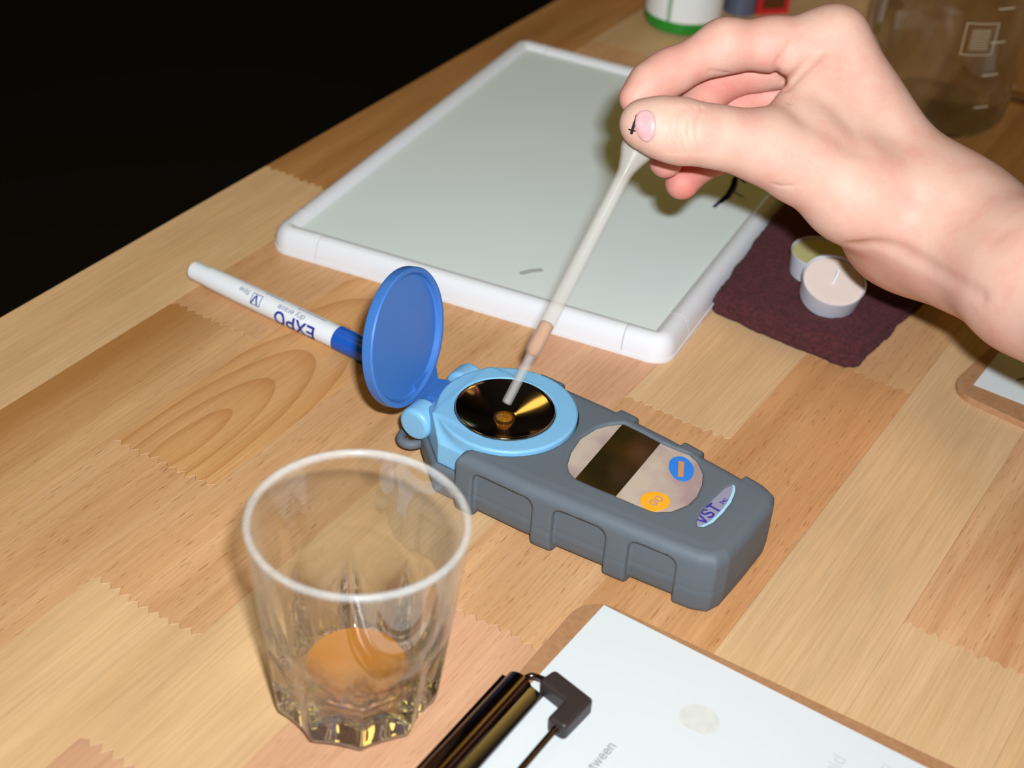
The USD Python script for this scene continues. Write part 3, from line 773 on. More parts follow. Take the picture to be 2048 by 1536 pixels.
part(sheet, "printed_line", text_on("in between", 0.0034, o_, tdir, tup, 0.00003), M_TYPE, smooth=False)
o2 = np.r_[local(sheet, at(1683, 1533, ZP))[:2], ZP]
part(sheet, "handwriting", cat([text_on("Field", 0.0046, o2 - tdir * 0.0105, tdir, tup, 0.00003), text_on("Yi", 0.0046, np.r_[local(sheet, at(1779, 1560, ZP))[:2], ZP], tdir, tup, 0.00003)]), M_PENCIL, smooth=False, label="pale pencil handwriting")
# the clip: a plated channel along the short edge and a wire lever with dark plastic corners
def cp(x, y, z): return local(clip, at(x, y, z))
ca, cbv = cp(1040, 1352, 0.008), cp(868, 1540, 0.008)
cd = (cbv - ca); cd[2] = 0; cd /= np.linalg.norm(cd)
cn = np.array([-cd[1], cd[0], 0]) * (1 if (-cd[1]) > 0 else -1)
cl = 0.118
def strip(profile, length):
    """profile (across, up) swept along the clip's length."""
    pr = np.array(profile); n = len(pr)
    A = [ca * [1, 1, 0] + cn * u + np.array([0, 0, w]) for u, w in pr]
    B = [a + cd * length for a in A]
    Vv = np.vstack([A, B]); f = []
    for k in range(n):
        k2 = (k + 1) % n
        f += [[k, k2, n + k2], [k, n + k2, n + k]]
    tp, tri = trimesh.creation.triangulate_polygon(Polygon(pr), engine="earcut")
    tri = np.array([np.argmin(((pr - p) ** 2).sum(1)) for p in tp])[tri]
    f = np.vstack([f, tri, tri + n])
    t = trimesh.Trimesh(Vv, f, process=False); t.fix_normals(); return t
def arc(cx, cy, r, a0, a1, n=10): return [(cx + r * math.cos(t), cy + r * math.sin(t)) for t in np.linspace(a0, a1, n)]
chan = arc(0, 0.0042, 0.0052, math.radians(-10), math.radians(190), 16) + arc(0, 0.0042, 0.0044, math.radians(190), math.radians(-10), 12)
part(clip, "clip_channel", strip(chan, cl), M_DKMETAL, smooth=40, label="dark plated clip channel")
part(clip, "clip_jaw", strip([(0.0046, 0.0036), (0.0088, 0.0038), (0.0102, 0.0048), (0.0100, 0.0056), (0.0086, 0.0050), (0.0046, 0.0062)], cl), M_JAW, smooth=40, label="plated jaw of the clip")
part(clip, "clip_foot", strip([(-0.0075, 0.0033), (-0.0042, 0.0033), (-0.0042, 0.0045), (-0.0070, 0.0044)], cl), M_DKMETAL, smooth=40)
rod = [ca + cd * 0.002 + np.array([0, 0, -0.003]), ca + cd * (cl - 0.002) + np.array([0, 0, -0.003])]
part(clip, "hinge_rod", tube([r * [1, 1, 0] + [0, 0, 0.0055] for r in rod], 0.0016, 10), M_CHROME, smooth=60)
wz = 0.0068
w0 = cp(1042, 1364, 0.006); w1 = cp(1068, 1352, 0.009); w2 = cp(1096, 1362, wz); w3 = cp(1157, 1410, wz); w4 = cp(1112, 1456, wz); w5 = cp(1040, 1540, wz)
wd = (w5 - w4) / np.linalg.norm(w5 - w4)
part(clip, "lever_wire", tube(smooth_path([w0, (w0 + w1) / 2 + [0, 0, 0.001], w1, w2], 8), 0.0011, 10), M_DKMETAL, smooth=60)
part(clip, "lever_wire", tube([w4 - wd * 0.003, w5, w5 + wd * 0.045], 0.0012, 10), M_DKMETAL, smooth=60)
def bar2(a, b, w, z0, z1, e0=0.0, e1=0.0):
    d = (b - a)[:2]; d /= np.linalg.norm(d); n = np.array([-d[1], d[0]])
    a2, b2 = a[:2] - d * e0, b[:2] + d * e1
    return Polygon([a2 - n * w, b2 - n * w, b2 + n * w, a2 + n * w])
grip = bar2(w2, w3, 0.0037, 0, 0, 0.0005, 0.003).union(bar2(w3, w4, 0.0035, 0, 0, 0.003, 0.0)).buffer(0.0003)
gp = rounded(grip, 0.0006, 3)
gp = gp.intersection(shapely.Point(*( (w2 + w4)[:2] / 2)).buffer(0.1))
hull_c = gp.buffer(-0.0017).buffer(0.0017, quad_segs=6)
part(clip, "lever_grip", slab(hull_c, 0.0036, 0.0098, 0.0014, 3), M_BLKPL, smooth=35, label="dark plastic corner grip of the lever")

c2 = at(1925, 770, 0.003)
d1 = at(2048, 846, 0.003) - at(1965, 808, 0.003); d1 = d1[:2] / np.linalg.norm(d1[:2])
d2_ = at(1985, 655, 0.003) - at(1928, 745, 0.003); d2_ = d2_[:2] / np.linalg.norm(d2_[:2])
cang = math.degrees(math.atan2(d1[1], d1[0]))
ck = at(1921, 795, 0.003)
clip2 = thing("clipboard", "brown hardboard clipboard half out of the frame under the forearm", "clipboard", [ck[0], ck[1], TZ], cang)
q0 = local(clip2, at(1965, 808, 0.003)); q1 = local(clip2, at(1926, 745, 0.003))
yb, xl = q0[1], q1[0]
part(clip2, "board", slab(rounded(Polygon([(xl, yb), (xl + 0.229, yb), (xl + 0.229, yb + 0.317), (xl, yb + 0.317)]), 0.013, 10), 0.0001, 0.0032, 0.0005, 2), M_HARD, smooth=30)
pk = local(clip2, at(1947, 769, 0.0034)); pk1 = local(clip2, at(2048, 809, 0.0034)); pk2 = local(clip2, at(1993, 700, 0.0034))
sheet2 = thing("paper_sheet", "blank white sheet on the clipboard under the forearm", "paper", clip2.loc, math.degrees(clip2.rot))
pa2 = math.atan2(pk1[1] - pk[1], pk1[0] - pk[0])
s2x, s2y = np.array([math.cos(pa2), math.sin(pa2)]), np.array([-math.sin(pa2), math.cos(pa2)])
part(sheet2, "page", slab(Polygon([pk[:2], pk[:2] + s2x * 0.205, pk[:2] + s2x * 0.205 + s2y * 0.28, pk[:2] + s2y * 0.28]), 0.00325, 0.0034, 0), M_PAPER, smooth=False)
mk2 = local(sheet2, np.array([at(x, y, 0.0034) for x, y in [(2036, 760), (2048, 757), (2060, 766)]]))
part(sheet2, "ink_mark", slab(shapely.LineString(mk2[:, :2]).buffer(0.0008), 0.0034, 0.00343), M_TYPE, smooth=False)

# ------------------------------------------------------------------ folded towel and two tea lights
M_TOWEL = mat("towel_maroon", srgb(94, 37, 38), 0.95, bump=(1500, 0.0008), vary=(600, srgb(48, 16, 20), 0.5), sheen_weight=0.12, sheen_tint=srgb(190, 110, 130))
TP = [at(*p)[:2] for p in [(1424, 626, 0.002), (1500, 660, 0.002), (1600, 703, 0.002), (1690, 733, 0.002), (1720, 726, 0.004), (1870, 582, 0.004), (1800, 420, 0.004), (1592, 395, 0.002)]]
tw = thing("towel", "folded dark maroon terry towel beside the whiteboard", "towel", [TP[2][0], TP[2][1], TZ])
TPl = local(tw, np.array([[a, b, TZ] for a, b in TP]))[:, :2]
tfold = local(tw, np.array([at(1676, 700, 0.013), at(1846, 572, 0.013)]))[:, :2]
def f_towel(p):
    x, y, z = p.T
    d = sd_extrude(sd_poly(p[:, :2], TPl), z, 0.0005, 0.0145, 0.0045)
    e = tfold[1] - tfold[0]; w = p[:, :2] - tfold[0]
    dist = (e[0] * w[:, 1] - e[1] * w[:, 0]) / np.linalg.norm(e)
    groove = 0.0022 * np.exp(-(dist / 0.0022) ** 2) * (z > 0.005) + 0.0012 * np.exp(-((dist + 0.006) / 0.0014) ** 2) * (z > 0.005)
    layer = 0.0009 * np.exp(-((z - 0.0072) / 0.0010) ** 2)
    nz = (meshkit.noise(p * 900, 3) - 0.5) * 0.0011 + (meshkit.noise(p * 110, 5) - 0.5) * 0.0022
    return d + groove + layer + nz * (z > 0.001)
lo_, hi_ = TPl.min(0) - 0.004, TPl.max(0) + 0.004
part(tw, "folded_cloth", sdf_mesh(f_towel, (lo_[0], lo_[1], -0.001), (hi_[0], hi_[1], 0.018), 0.0011, 0, 2), M_TOWEL, smooth=True)
M_CUP = mat("candle_cup_white", srgb(216, 216, 224), 0.3, 0.25)
M_WAX = mat("wax_pinkish", srgb(226, 204, 192), 0.5, subsurface_weight=0.25, subsurface_radius=(0.004, 0.003, 0.002))
M_WAXG = mat("wax_honey", srgb(196, 186, 130), 0.12)
M_WICK = mat("wick", srgb(228, 228, 230), 0.8)
def tealight(label, base, tilt_axis, tilt, wax, upright):
    t = thing("tea_light", label, "candle", base, group=None)
    Rm = trimesh.transformations.rotation_matrix(tilt, tilt_axis)[:3, :3]
    def put(m_):
        m_.vertices = (m_.vertices * 0.775) @ Rm.T; return m_
    cup = lathe([(0, 0), (0.0168, 0), (0.0180, 0.0008), (0.0190, 0.0135), (0.0194, 0.0150), (0.0192, 0.0156), (0.0186, 0.0152), (0.0182, 0.0138), (0.0170, 0.0012), (0, 0.0012)], 56)
    part(t, "cup", put(cup), M_CUP, smooth=40)
    wx = lathe([(0, 0.0014), (0.0168, 0.0014), (0.0181, 0.0136), (0.0174, 0.0141), (0.012, 0.0138), (0.004, 0.0136), (0, 0.0137)], 48)
    part(t, "wax", put(wx), wax, smooth=40)
    if not upright:
        return t
    wk = tube([(0, 0, 0.0135), (0.0002, 0, 0.017), (0.0006, 0.0004, 0.0205), (0.0004, 0.0006, 0.0240)], [0.0011, 0.0011, 0.0010, 0.0008], 8)
    part(t, "wick", put(wk), M_WICK, smooth=60)
    return t
bkc = at(1644, 508, 0.0252); frc = at(1658, 588, 0.0190)
tealight("white tea light lying flat, behind and under the tilted one on the towel", [bkc[0], bkc[1], TZ + 0.0142], (1, 0, 0), 0.0, M_WAXG, False)
fwd = (frc - bkc)[:2]; fwd /= np.linalg.norm(fwd)
tealight("pinkish tea light tilted towards the viewer against the other tea light", [frc[0], frc[1], TZ + 0.0182], (-fwd[1], fwd[0], 0), 0.36, M_WAX, True)

# ------------------------------------------------------------------ things at the far end
M_JAR = mat("jar_white", srgb(236, 234, 228), 0.4)
M_GREEN = mat("jar_green_band", srgb(44, 150, 52), 0.35, vary=(120, srgb(20, 120, 26), 0.6))
M_LEAF = mat("jar_leaf_print", srgb(150, 176, 146), 0.5)
jc = at(1364, 44, 0.0)
jr = 0.0252
jar = thing("jar", "white jar with a green band round its foot and pale green leaf print", "jar", jc)
part(jar, "body", lathe([(0, 0.0090), (jr, 0.0090), (jr, 0.075), (jr - 0.002, 0.079), (jr - 0.006, 0.081), (0, 0.081)], 72), M_JAR, smooth=35)
part(jar, "foot_band", lathe([(0, 0), (jr - 0.003, 0), (jr - 0.0008, 0.0012), (jr + 0.0002, 0.004), (jr + 0.0002, 0.0088), (jr - 0.0003, 0.0093), (0, 0.0093)], 72), M_GREEN, smooth=35, label="green band")
part(jar, "lid", lathe([(0, 0.0811), (jr - 0.002, 0.0811), (jr - 0.001, 0.083), (jr - 0.001, 0.094), (jr - 0.003, 0.096), (0, 0.096)], 72), M_GREEN, smooth=35)
def wrap_jar(poly, name):
    m_ = trimesh.creation.extrude_polygon(poly, 0.00015, engine="earcut").subdivide_to_size(0.0015)
    v = m_.vertices; th = v[:, 0] / jr + math.atan2(-jc[1], -jc[0])
    r_ = jr - 0.00003 + v[:, 2]
    part(jar, name, trimesh.Trimesh(np.c_[r_ * np.cos(th), r_ * np.sin(th), v[:, 1]], m_.faces, process=False), M_LEAF, smooth=False)
blob = shapely.union_all([shapely.Point(x, z).buffer(r) for x, z, r in [(-0.011, 0.036, 0.006), (-0.004, 0.034, 0.0055), (0.003, 0.036, 0.005), (0.008, 0.037, 0.004), (-0.016, 0.038, 0.004), (0.0, 0.042, 0.007), (-0.009, 0.043, 0.007), (0.012, 0.042, 0.005)]])
blob = blob.difference(shapely.union_all([shapely.Point(x, z).buffer(r) for x, z, r in [(-0.013, 0.033, 0.0016), (-0.002, 0.030, 0.0016), (0.006, 0.034, 0.0018), (0.002, 0.038, 0.002), (-0.006, 0.040, 0.0016)]]))
for g in getattr(blob.union(Polygon([(-0.0105, 0.009), (-0.0078, 0.009), (-0.0072, 0.034), (-0.011, 0.034)])), "geoms", [blob.union(Polygon([(-0.0105, 0.009), (-0.0078, 0.009), (-0.0072, 0.034), (-0.011, 0.034)]))]):
    wrap_jar(g, "leaf_print")
M_GBOX = mat("canister_slate", srgb(84, 88, 104), 0.35)
M_RED = mat("carton_red", srgb(188, 26, 32), 0.4)
M_RDK = mat("carton_window_dark", srgb(84, 40, 14), 0.35)
M_WEDGE = mat("carton_white_print", srgb(214, 204, 196), 0.5)
gb0 = at(1478, 22, 0.0)
canister = thing("canister", "slate-grey canister standing between the jar and the red carton", "canister", gb0)
part(canister, "body", lathe([(0, 0), (0.0098, 0), (0.0110, 0.001), (0.0110, 0.076), (0.0100, 0.078), (0, 0.078)], 48), M_GBOX, smooth=35)
part(canister, "cap", lathe([(0, 0.0782), (0.0104, 0.0782), (0.0106, 0.0795), (0.0106, 0.089), (0.0096, 0.090), (0, 0.090)], 48), M_BLKPL, smooth=35)
rb0, rb1 = at(1512, 30, 0.0), at(1576, 27, 0.0)
ra_ = math.degrees(math.atan2(*(rb1 - rb0)[[1, 0]]))
carton = thing("carton", "red-edged carton with a dark window and a white wedge, behind the knuckles", "carton", rb0, ra_)
cw = float(np.linalg.norm((rb1 - rb0)[:2]))
part(carton, "box", box((0, 0, 0), (cw, 0.03, 0.085)), M_RED, smooth=False)
part(carton, "window", box((0.0036, -0.0004, 0.004), (cw - 0.0036, 0.0003, 0.080)), M_RDK, smooth=False)
wdg = trimesh.creation.extrude_polygon(Polygon([(0.0044, 0.0135), (0.0128, 0.030), (0.0044, 0.034)]), 0.0005, engine="earcut")
wdg.apply_transform(np.array([[1, 0, 0, 0], [0, 0, 1, -0.0009], [0, 1, 0, 0], [0, 0, 0, 1.0]])); wdg.fix_normals()
part(carton, "wedge_print", wdg, M_WEDGE, smooth=False)

# ------------------------------------------------------------------ the hand: one continuous skin from fingertips to forearm
# joints in the flash camera's frame (right, down, away; metres), kept there only while the skin is shaped
def cpt(px, py, d):
    return np.array([(px - 1024) / F * d, (py - 768) / F * d, d])
J = {k: (cpt(*v[:3]), v[3] * MM) for k, v in {
    "t_tip": (1283, 247, .6015, 7.7), "t_mid": (1312, 252, .6015, 9.6), "t_ip": (1368, 264, .6030, 10.9), "t_px": (1445, 276, .6075, 10.6), "t_mcp": (1530, 294, .6150, 11.8), "t_mc": (1608, 326, .6220, 13.6), "t_cmc": (1710, 386, .6290, 17.0),
    "i_tip": (1270, 196, .6245, 6.4), "i_dp": (1300, 168, .6265, 7.5), "i_dip": (1340, 145, .6290, 8.1), "i_pip": (1450, 92, .6340, 9.9), "i_px": (1545, 88, .6370, 9.9), "i_mcp": (1668, 82, .6400, 11.8),
    "m_tip": (1332, 322, .6440, 7.0), "m_dip": (1362, 262, .6510, 8.0), "m_pip": (1440, 150, .6600, 9.4), "m_mcp": (1690, 106, .6570, 11.4),
    "r_tip": (1364, 366, .6560, 7.0), "r_dip": (1408, 314, .6650, 7.9), "r_pip": (1470, 212, .6740, 9.0), "r_mcp": (1702, 144, .6740, 11.2),
    "p_tip": (1436, 322, .6700, 6.0), "p_dip": (1468, 304, .6760, 6.6), "p_pip": (1530, 244, .6850, 7.6), "p_mcp": (1712, 184, .6890, 10.2),
    "w_r": (1800, 408, .6330, 17.5), "w_c": (1846, 414, .6400, 20.5), "w_u": (1820, 470, .6560, 17.0), "heel": (1778, 470, .6620, 14.6),
    "a0": (1916, 458, .6310, 22.6), "a0b": (1914, 478, .6440, 21.5), "a1": (2074, 562, .5950, 23.6), "a1b": (2078, 574, .6070, 22.8), "a2": (2420, 775, .5200, 29.0), "a3": (2900, 1050, .4350, 34.0),
}.items()}
def cap_(p, a, b):
    return capsule(p, J[a][0], J[b][0], J[a][1], J[b][1])
def tri_web(p, a, b, c, r):
    """Distance to the triangle of three joints, thickened."""
    A, B, C = J[a][0], J[b][0], J[c][0]
    ab, ac, ap = B - A, C - A, p - A
    n = np.cross(ab, ac); nn = n @ n
    u = (np.cross(ap, ac) @ n) / nn; v = (np.cross(np.broadcast_to(ab, ap.shape), ap) @ n) / nn
    inside = (u >= 0) & (v >= 0) & (u + v <= 1)
    h = np.abs(ap @ n) / math.sqrt(nn)
    e = np.minimum(np.minimum(capsule(p, A, B, 0, 0), capsule(p, B, C, 0, 0)), capsule(p, A, C, 0, 0))
    return np.where(inside, h, e) - r
def chain(p, names, k):
    d = cap_(p, names[0], names[1])
    for a, b in zip(names[1:], names[2:]):
        d = smin(d, cap_(p, a, b), k)
    return d
CREASES, CREASE_PX = [], []
def crease(pts, depth, width):
    """A skin fold along pixels (x, y, distance); stored as a polyline."""
    CREASE_PX.append((np.array([q[:2] for q in pts], float), depth, width))
for dx_, dep in ((1396, .00080), (1381, .00050), (1360, .00080), (1346, .00055), (1332, .0003)):
    crease([(dx_ + 9, 216), (dx_ - 1, 238), (dx_ - 3, 270), (dx_ + 8, 306)], dep, 0.0008)
crease([(1558, 118), (1551, 138), (1560, 158), (1576, 172)], 0.0010, 0.0013)
crease([(1558, 124), (1576, 92), (1602, 62)], 0.0005, 0.0013)
crease([(1574, 178), (1600, 150), (1642, 108)], 0.0009, 0.0017)
crease([(1585, 176), (1579, 204)], 0.0006, 0.0012)
crease([(1548, 368), (1560, 372), (1582, 372)], 0.0004, 0.0009)
crease([(1712, 490), (1760, 490), (1812, 506), (1880, 545), (1960, 590)], 0.0012, 0.0035)
crease([(1600, 232), (1650, 262), (1710, 300)], 0.0008, 0.0050)
crease([(1648, 196), (1690, 240), (1730, 300)], 0.0005, 0.0045)
crease([(1840, 400), (1900, 420), (1990, 470)], 0.0009, 0.0050)
crease([(1420, 142), (1452, 146)], 0.0005, 0.0010)
crease([(1446, 60), (1450, 100)], 0.0002, 0.0010)
def f_hand(p):
    palm = chain(p, ["t_mcp", "t_mc", "t_cmc", "w_r"], .010)
    for f_ in "imrp":
        palm = smin(palm, capsule(p, J[f_ + "_mcp"][0], J["w_c" if f_ in "im" else "w_u"][0], J[f_ + "_mcp"][1], 0.0165), .010)
    palm = smin(palm, tri_web(p, "i_mcp", "t_mc", "w_c", .0080), .012)
    palm = smin(palm, tri_web(p, "m_mcp", "p_mcp", "w_u", .0090), .010)
    palm = smin(palm, tri_web(p, "i_mcp", "t_mcp", "t_cmc", .0056), .014)
    palm = smin(palm, np.minimum(cap_(p, "w_c", "w_u"), cap_(p, "heel", "p_mcp")), .010)
    palm = smin(palm, cap_(p, "t_cmc", "heel"), .010)
    arm = smin(smin(cap_(p, "w_c", "a0"), cap_(p, "a0", "a1"), .02), smin(cap_(p, "a1", "a2"), cap_(p, "a2", "a3"), .02), .02)
    arm = smin(arm, smin(cap_(p, "w_u", "a0b"), cap_(p, "a0b", "a1b"), .02), .012)
    palm = smin(palm, arm, .016)
    thumb = chain(p, ["t_tip", "t_mid", "t_ip", "t_px", "t_mcp"], .008)
    d = smin(palm, thumb, .010)
    idx = chain(p, ["i_tip", "i_dp", "i_dip", "i_pip", "i_px", "i_mcp"], .006)
    out = smin(d, idx, .008)
    out = smin(out, smin(palm, chain(p, ["m_tip", "m_dip", "m_pip", "m_mcp"], .006), .007), .0008)
    out = smin(out, smin(palm, chain(p, ["r_tip", "r_dip", "r_pip", "r_mcp"], .006), .007), .0008)
    out = smin(out, smin(palm, chain(p, ["p_tip", "p_dip", "p_pip", "p_mcp"], .006), .007), .0008)
    near = np.abs(out) < 0.004
    if near.any():
        q = p[near]; add = np.zeros(len(q))
        for P_, dep, wd_ in CREASES:
            lo, hi = P_.min(0) - 4 * wd_, P_.max(0) + 4 * wd_
            c_ = ((q > lo) & (q < hi)).all(1)
            if c_.any():
                dm = np.full(c_.sum(), 1e9)
                for a, b in zip(P_[:-1], P_[1:]):
                    dm = np.minimum(dm, capsule(q[c_], a, b, 0, 0))
                add[c_] += dep * np.exp(-(dm / wd_) ** 2)
        # tendons and the soft unevenness of skin
        add += (meshkit.noise(q * 70, 11) - 0.5) * 0.0006
        out = out.copy(); out[near] += add
    return out
def on_skin(px, py, d0=0.565):
    """Where the sight line through a pixel meets the skin (camera frame)."""
    px, py = np.asarray(px, float), np.asarray(py, float)
    d = np.full(len(px), d0)
    for _ in range(40):
        P_ = np.stack([(px - 1024) / F * d, (py - 768) / F * d, d], 1)
        d = d + np.clip(f_hand(P_), -0.003, 0.02) * 0.9
    return np.stack([(px - 1024) / F * d, (py - 768) / F * d, d], 1)
_cp = [smooth_path(np.c_[q, np.zeros(len(q))], 4)[:, :2] for q, _, _ in CREASE_PX]
_all = np.vstack(_cp); _s = on_skin(_all[:, 0], _all[:, 1]); _k = 0
for (q, dep, wd_), c_ in zip(CREASE_PX, _cp):
    CREASES.append((_s[_k:_k + len(c_)], dep, wd_)); _k += len(c_)
hand_c = sdf_mesh(f_hand, (0.040, -0.162, 0.394), (0.302, 0.088, 0.722), 0.00165, 1, 2)
def c2w(v):
    return EYE + v[:, :1] * CX + v[:, 1:2] * CY + v[:, 2:3] * CF
HB = cam_point(1700, 330, .64); HB = np.array([HB[0], HB[1], TZ])
hand = thing("hand", "bare right hand and forearm from the right, pinching the plastic dropper", "hand", HB)
hv = c2w(hand_c.vertices)
hmesh = trimesh.Trimesh(local(hand, hv), hand_c.faces, process=False)
# pinker at the fingertips, the knuckles and the inner sides of the curled fingers
hc = hand_c.vertices
flush = np.zeros(len(hc))
for names, wgt, rad in ((("i_tip", "i_dp", "i_dip"), .50, .016), (("i_pip",), .40, .013), (("m_tip", "m_dip", "m_pip"), .85, .022), (("r_tip", "r_dip", "r_pip"), .85, .022), (("p_tip", "p_dip", "p_pip"), .8, .022), (("i_mcp",), .45, .013), (("heel", "w_u"), .45, .03), (("i_px",), .35, .016), (("t_ip",), .12, .012)):
    for nm in names:
        flush = np.maximum(flush, wgt * np.exp(-(np.linalg.norm(hc - J[nm][0], axis=1) / rad) ** 2 * 0.9))
M_SKIN = usdkit.material(stage, "/World/Looks/skin", {
    "a": ("attribute", {"attribute": "flush"}), "c": ("texture_coordinate", {}),
    "n": ("noise_texture", {"scale": 75.0, "detail": 4.0, "roughness": 0.6}), "nr": ("map_range", {"from_min": 0.3, "from_max": 0.75, "to_min": -0.20, "to_max": 0.40}),
    "ad": ("math", {"math_type": "add", "use_clamp": True}),
    "mx": ("mix", {"color1": srgb(210, 166, 146), "color2": srgb(206, 124, 110)}),
    "v": ("voronoi_texture", {"scale": 1500.0}), "b": ("bump", {"strength": 0.22, "distance": 0.0002}),
    "p": ("principled_bsdf", {"roughness": 0.58, "specular_ior_level": 0.34, "subsurface_weight": 0.22, "subsurface_radius": (1.0, 0.35, 0.2), "subsurface_scale": 0.003})},
    [("c.object", "n.vector"), ("n.fac", "nr.value"), ("a.fac", "ad.value1"), ("nr.result", "ad.value2"), ("ad.value", "mx.fac"), ("mx.color", "p.base_color"),
     ("c.object", "v.vector"), ("v.distance", "b.height"), ("b.normal", "p.normal")], surface="p.BSDF")
hp = part(hand, "skin", hmesh, M_SKIN, smooth=True)
UsdGeom.PrimvarsAPI(hp).CreatePrimvar("flush", Sdf.ValueTypeNames.FloatArray, "vertex").Set(Vt.FloatArray.FromNumpy(flush.astype(np.float32)))
def skin_patch(poly, lift, thick, step=2.0):
    """A thin plate that follows the skin over a polygon of pixels."""
    g = slab(Polygon(poly), 0, 1, 0)
    tri = trimesh.creation.triangulate_polygon(Polygon(poly), engine="earcut")
    m_ = trimesh.Trimesh(np.c_[tri[0], np.zeros(len(tri[0]))], tri[1], process=False).subdivide_to_size(step)
    m_.merge_vertices()
    v = m_.vertices
    top = on_skin(v[:, 0], v[:, 1])
    e = 0.0004
    nrm = np.stack([f_hand(top + np.eye(3)[k] * e) - f_hand(top - np.eye(3)[k] * e) for k in range(3)], 1); nrm /= np.linalg.norm(nrm, axis=1, keepdims=True)
    edge = trimesh.grouping.group_rows(m_.edges_sorted, require_count=1)
    be = m_.edges[edge]
    # a rounded rim: the border dips into the skin
    bd = np.array([shapely.Point(x, y).distance(Polygon(poly).exterior) for x, y, _ in v])
    up = lift * np.clip(bd / 5.0, 0, 1) ** 0.5
    A = top + nrm * up[:, None]; B = top - nrm * thick
    n = len(v)
    f_ = m_.faces
    nn = np.cross(A[f_[:, 1]] - A[f_[:, 0]], A[f_[:, 2]] - A[f_[:, 0]])
    if (nn * nrm[f_[:, 0]]).sum() < 0:
        f_ = f_[:, ::-1]
    sidef = np.vstack([np.stack([be[:, 0], be[:, 1], be[:, 1] + n], 1), np.stack([be[:, 0], be[:, 1] + n, be[:, 0] + n], 1)])
    t = trimesh.Trimesh(np.vstack([A, B]), np.vstack([f_, f_[:, ::-1] + n, sidef]), process=False); t.fix_normals()
    return trimesh.Trimesh(local(hand, c2w(t.vertices)), t.faces, process=False)
M_NAIL = mat("thumbnail", srgb(208, 162, 160), 0.28, vary=(160, srgb(206, 134, 138), 0.35))
M_NAIL_SHINE = mat("thumbnail_shine", srgb(206, 184, 182), 0.25)  # paler colour for the highlight band painted at the nail base
M_DIRT = mat("black_mark", srgb(24, 22, 18), 0.6)
nail = smooth_closed(np.array([(1274, 228), (1284, 221), (1298, 221), (1307, 228), (1311, 244), (1311, 262), (1306, 276), (1296, 284), (1284, 281), (1275, 270), (1270, 250)], float), 4)
nailp = part(hand, "thumbnail", skin_patch(nail, 0.0005, 0.0006), M_NAIL, smooth=True, label="pink thumbnail")
shine_band = smooth_closed(np.array([(1300, 227), (1305, 232), (1308.5, 245), (1308.5, 262), (1303, 274), (1299, 268), (1301, 248)], float), 4)
part(nailp, "nail_moon", skin_patch(shine_band, 0.00062, 0.0004), M_NAIL_SHINE, smooth=True)
dirt = shapely.union_all([shapely.LineString([(1273, 231), (1269, 246), (1265, 262)]).buffer(2.0), shapely.LineString([(1269, 246), (1266, 256), (1263, 266)]).buffer(3.0), shapely.LineString([(1258, 259), (1270, 262)]).buffer(1.6)])
part(hand, "black_mark", skin_patch(np.array(dirt.exterior.coords)[:-1], 0.00016, 0.0003, 2.5), M_DIRT, smooth=True, label="black smear beside the thumbnail")

# ------------------------------------------------------------------ the dropper held by the hand
P0 = at(1013, 806, 0.0321)                        # its tip, over the prism
P1 = cam_point(1262, 322, .6125)                  # where the stem meets the bulb
dl = np.linalg.norm(P1 - P0)
def plastic(name, tint, fac, rough=0.25):
    return usdkit.material(stage, "/World/Looks/" + name, {"t": ("transparent_bsdf", {"color": (0.985, 0.982, 0.975)}), "p": ("principled_bsdf", {"base_color": tint, "roughness": rough, "specular_ior_level": 0.6}), "x": ("mix_closure", {"fac": fac})},
                           [("t.BSDF", "x.closure1"), ("p.BSDF", "x.closure2")], surface="x.closure")
M_STEM = plastic("dropper_plastic", srgb(240, 232, 224), 0.13)
M_FLUID = mat("coffee_in_stem", srgb(186, 116, 44), 0.2)
drop = thing("dropper", "translucent plastic dropper with brown coffee in its stem, held over the metal dish", "dropper", [P0[0], P0[1], TZ])
f1, f2 = 0.215, 0.335                             # the stem widens here
stem = [(0.0011, 0), (0.0019, 0.0), (0.0021, 0.0006), (0.0021, dl * 0.10), (0.0022, dl * f1 - 0.002), (0.0026, dl * f1 - 0.0005), (0.0033, dl * f1 + 0.0008), (0.0034, dl * f1 + 0.003), (0.0033, dl * 0.45), (0.0031, dl * 0.7), (0.0030, dl * 0.92), (0.0034, dl * 0.96), (0.0046, dl * 1.0), (0.0058, dl * 1.035), (0.0062, dl * 1.07), (0.0061, dl * 1.17), (0.0052, dl * 1.20), (0.0030, dl * 1.215), (0, dl * 1.218)]
inn = [(0, dl * 1.212), (0.0026, dl * 1.209), (0.0046, dl * 1.195), (0.0054, dl * 1.165), (0.0055, dl * 1.07), (0.0051, dl * 1.035), (0.0039, dl * 1.0), (0.0027, dl * 0.96), (0.0024, dl * 0.92), (0.0026, dl * 0.7), (0.0029, dl * 0.45), (0.0031, dl * f1 + 0.003), (0.0029, dl * f1 + 0.0008), (0.0018, dl * f1 - 0.0005), (0.0014, dl * f1 - 0.002), (0.0012, 0.0006), (0.0011, 0)]
sm_ = lathe(stem[:-1] + inn, 32)
v = sm_.vertices.copy()
hz_ = np.clip((v[:, 2] / dl - 0.97) / 0.06, 0, 1)
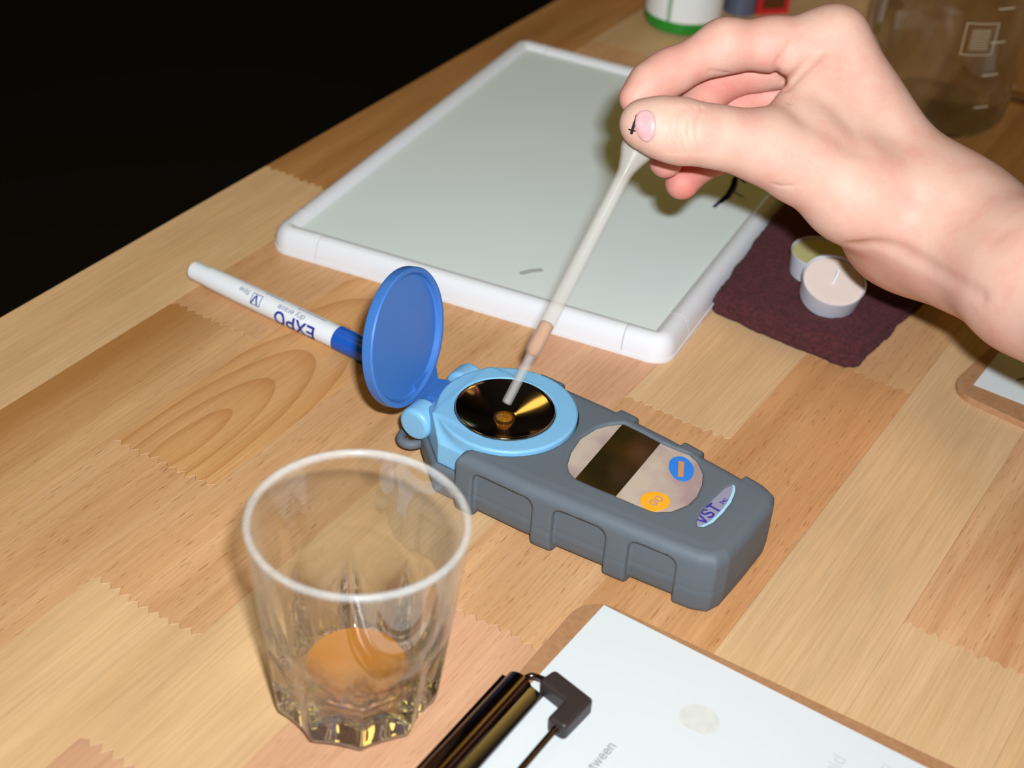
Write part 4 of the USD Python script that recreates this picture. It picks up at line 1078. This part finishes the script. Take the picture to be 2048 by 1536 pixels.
# the bulb is squeezed flat between thumb and finger
Pa, Pb, Pd = frame(P1 - P0)
view = CF - Pd * (CF @ Pd); view /= np.linalg.norm(view)
acr = np.cross(Pd, view)
A_ = v[:, :1] * (1 + 0.10 * hz_[:, None]); B_ = v[:, 1:2] * (1 - 0.42 * hz_[:, None])
stemm = trimesh.Trimesh(P0 + A_ * acr + B_ * view + v[:, 2:3] * Pd, sm_.faces, process=False); stemm.fix_normals()
dp = part(drop, "stem", stemm, M_STEM, smooth=40, world=True)
liqd = lathe([(0, dl * f1 - 0.0012), (0.0014, dl * f1 - 0.0012), (0.0026, dl * f1 + 0.0006), (0.00298, dl * f1 + 0.003), (0.0029, dl * f2), (0.0020, dl * f2 + 0.0007), (0, dl * f2 + 0.0002)], 24)
part(drop, "coffee_column", along(liqd, P0, P1), M_FLUID, smooth=40, world=True, label="short column of brown coffee")
M_DROP = mat("coffee_drop", srgb(120, 72, 6), 0.04, coat_weight=1.0, coat_roughness=0.02)
dd = lathe([(0, 27.0), (3.5, 27.0), (3.4, 27.5), (2.8, 28.2), (1.8, 28.7), (0.8, 28.95), (0, 29.0)], 40); dd.apply_scale(MM)
dd.apply_transform(trimesh.transformations.rotation_matrix(math.radians(RA), (0, 0, 1))); dd.apply_translation(RC)
single("coffee_drop", dd, M_DROP, "glossy amber drop of coffee on the prism in the middle of the metal dish", "coffee", smooth=40)

# ------------------------------------------------------------------ glass server at the far right
M_SERV = glass_mat("server_glass", (0.97, 0.975, 0.96), 0.40)
M_FROST = mat("frosted_print", srgb(190, 168, 136), 0.6)
SC_ = at(1856, 216, 0.0)
serv = thing("glass_server", "clear graduated glass coffee server with a handle, behind the wrist", "jug", SC_)
so = [(0, 0.0012), (0.030, 0.0012), (0.036, 0), (0.0415, 0.0012), (0.0445, 0.006), (0.0455, 0.014), (0.0452, 0.06), (0.0430, 0.085), (0.0390, 0.100), (0.0385, 0.106), (0.0400, 0.1085)]
si = [(0.0388, 0.1085), (0.0372, 0.106), (0.0378, 0.0995), (0.0415, 0.0845), (0.0437, 0.06), (0.0440, 0.0145), (0.0428, 0.0075), (0.039, 0.0038), (0.030, 0.0030), (0, 0.0030)]
part(serv, "body", lathe(so + si, 96), M_SERV, smooth=40)
to_cam = math.atan2(-SC_[1], -SC_[0])
def wrap_serv(m_, a0, z0):
    m_ = m_.subdivide_to_size(0.002); v = m_.vertices
    th = to_cam + a0 + v[:, 0] / 0.0455; r_ = 0.0455 + v[:, 2]
    return trimesh.Trimesh(np.c_[r_ * np.cos(th), r_ * np.sin(th), z0 + v[:, 1]], m_.faces, process=False)
for k_, z_ in enumerate((0.022, 0.042, 0.062, 0.082)):
    part(serv, "graduation", wrap_serv(box((0, 0, 0), (0.011 if k_ % 2 else 0.010, 0.0007, 0.0002)), 0.58, z_), M_FROST, smooth=False)
sq = [box((0, 0, 0), (0.019, 0.0004, 0.0002)), box((0, 0.0186, 0), (0.019, 0.019, 0.0002)), box((0, 0, 0), (0.0004, 0.019, 0.0002)), box((0.0186, 0, 0), (0.019, 0.019, 0.0002))]
for k_ in range(9):
    sq.append(box((0.004, 0.0035 + k_ * 0.0014, 0), (0.015, 0.0038 + k_ * 0.0014, 0.0002)))
part(serv, "etched_square", wrap_serv(cat(sq), 0.22, 0.055), M_FROST, smooth=False)
ha = to_cam + 1.35
hd_ = np.array([math.cos(ha), math.sin(ha), 0])
part(serv, "handle", tube(smooth_path([hd_ * 0.0435 + [0, 0, 0.083], hd_ * 0.060 + [0, 0, 0.086], hd_ * 0.068 + [0, 0, 0.070], hd_ * 0.066 + [0, 0, 0.042], hd_ * 0.058 + [0, 0, 0.026], hd_ * 0.0452 + [0, 0, 0.024]], 8), 0.0042, 14), M_SERV, smooth=60)
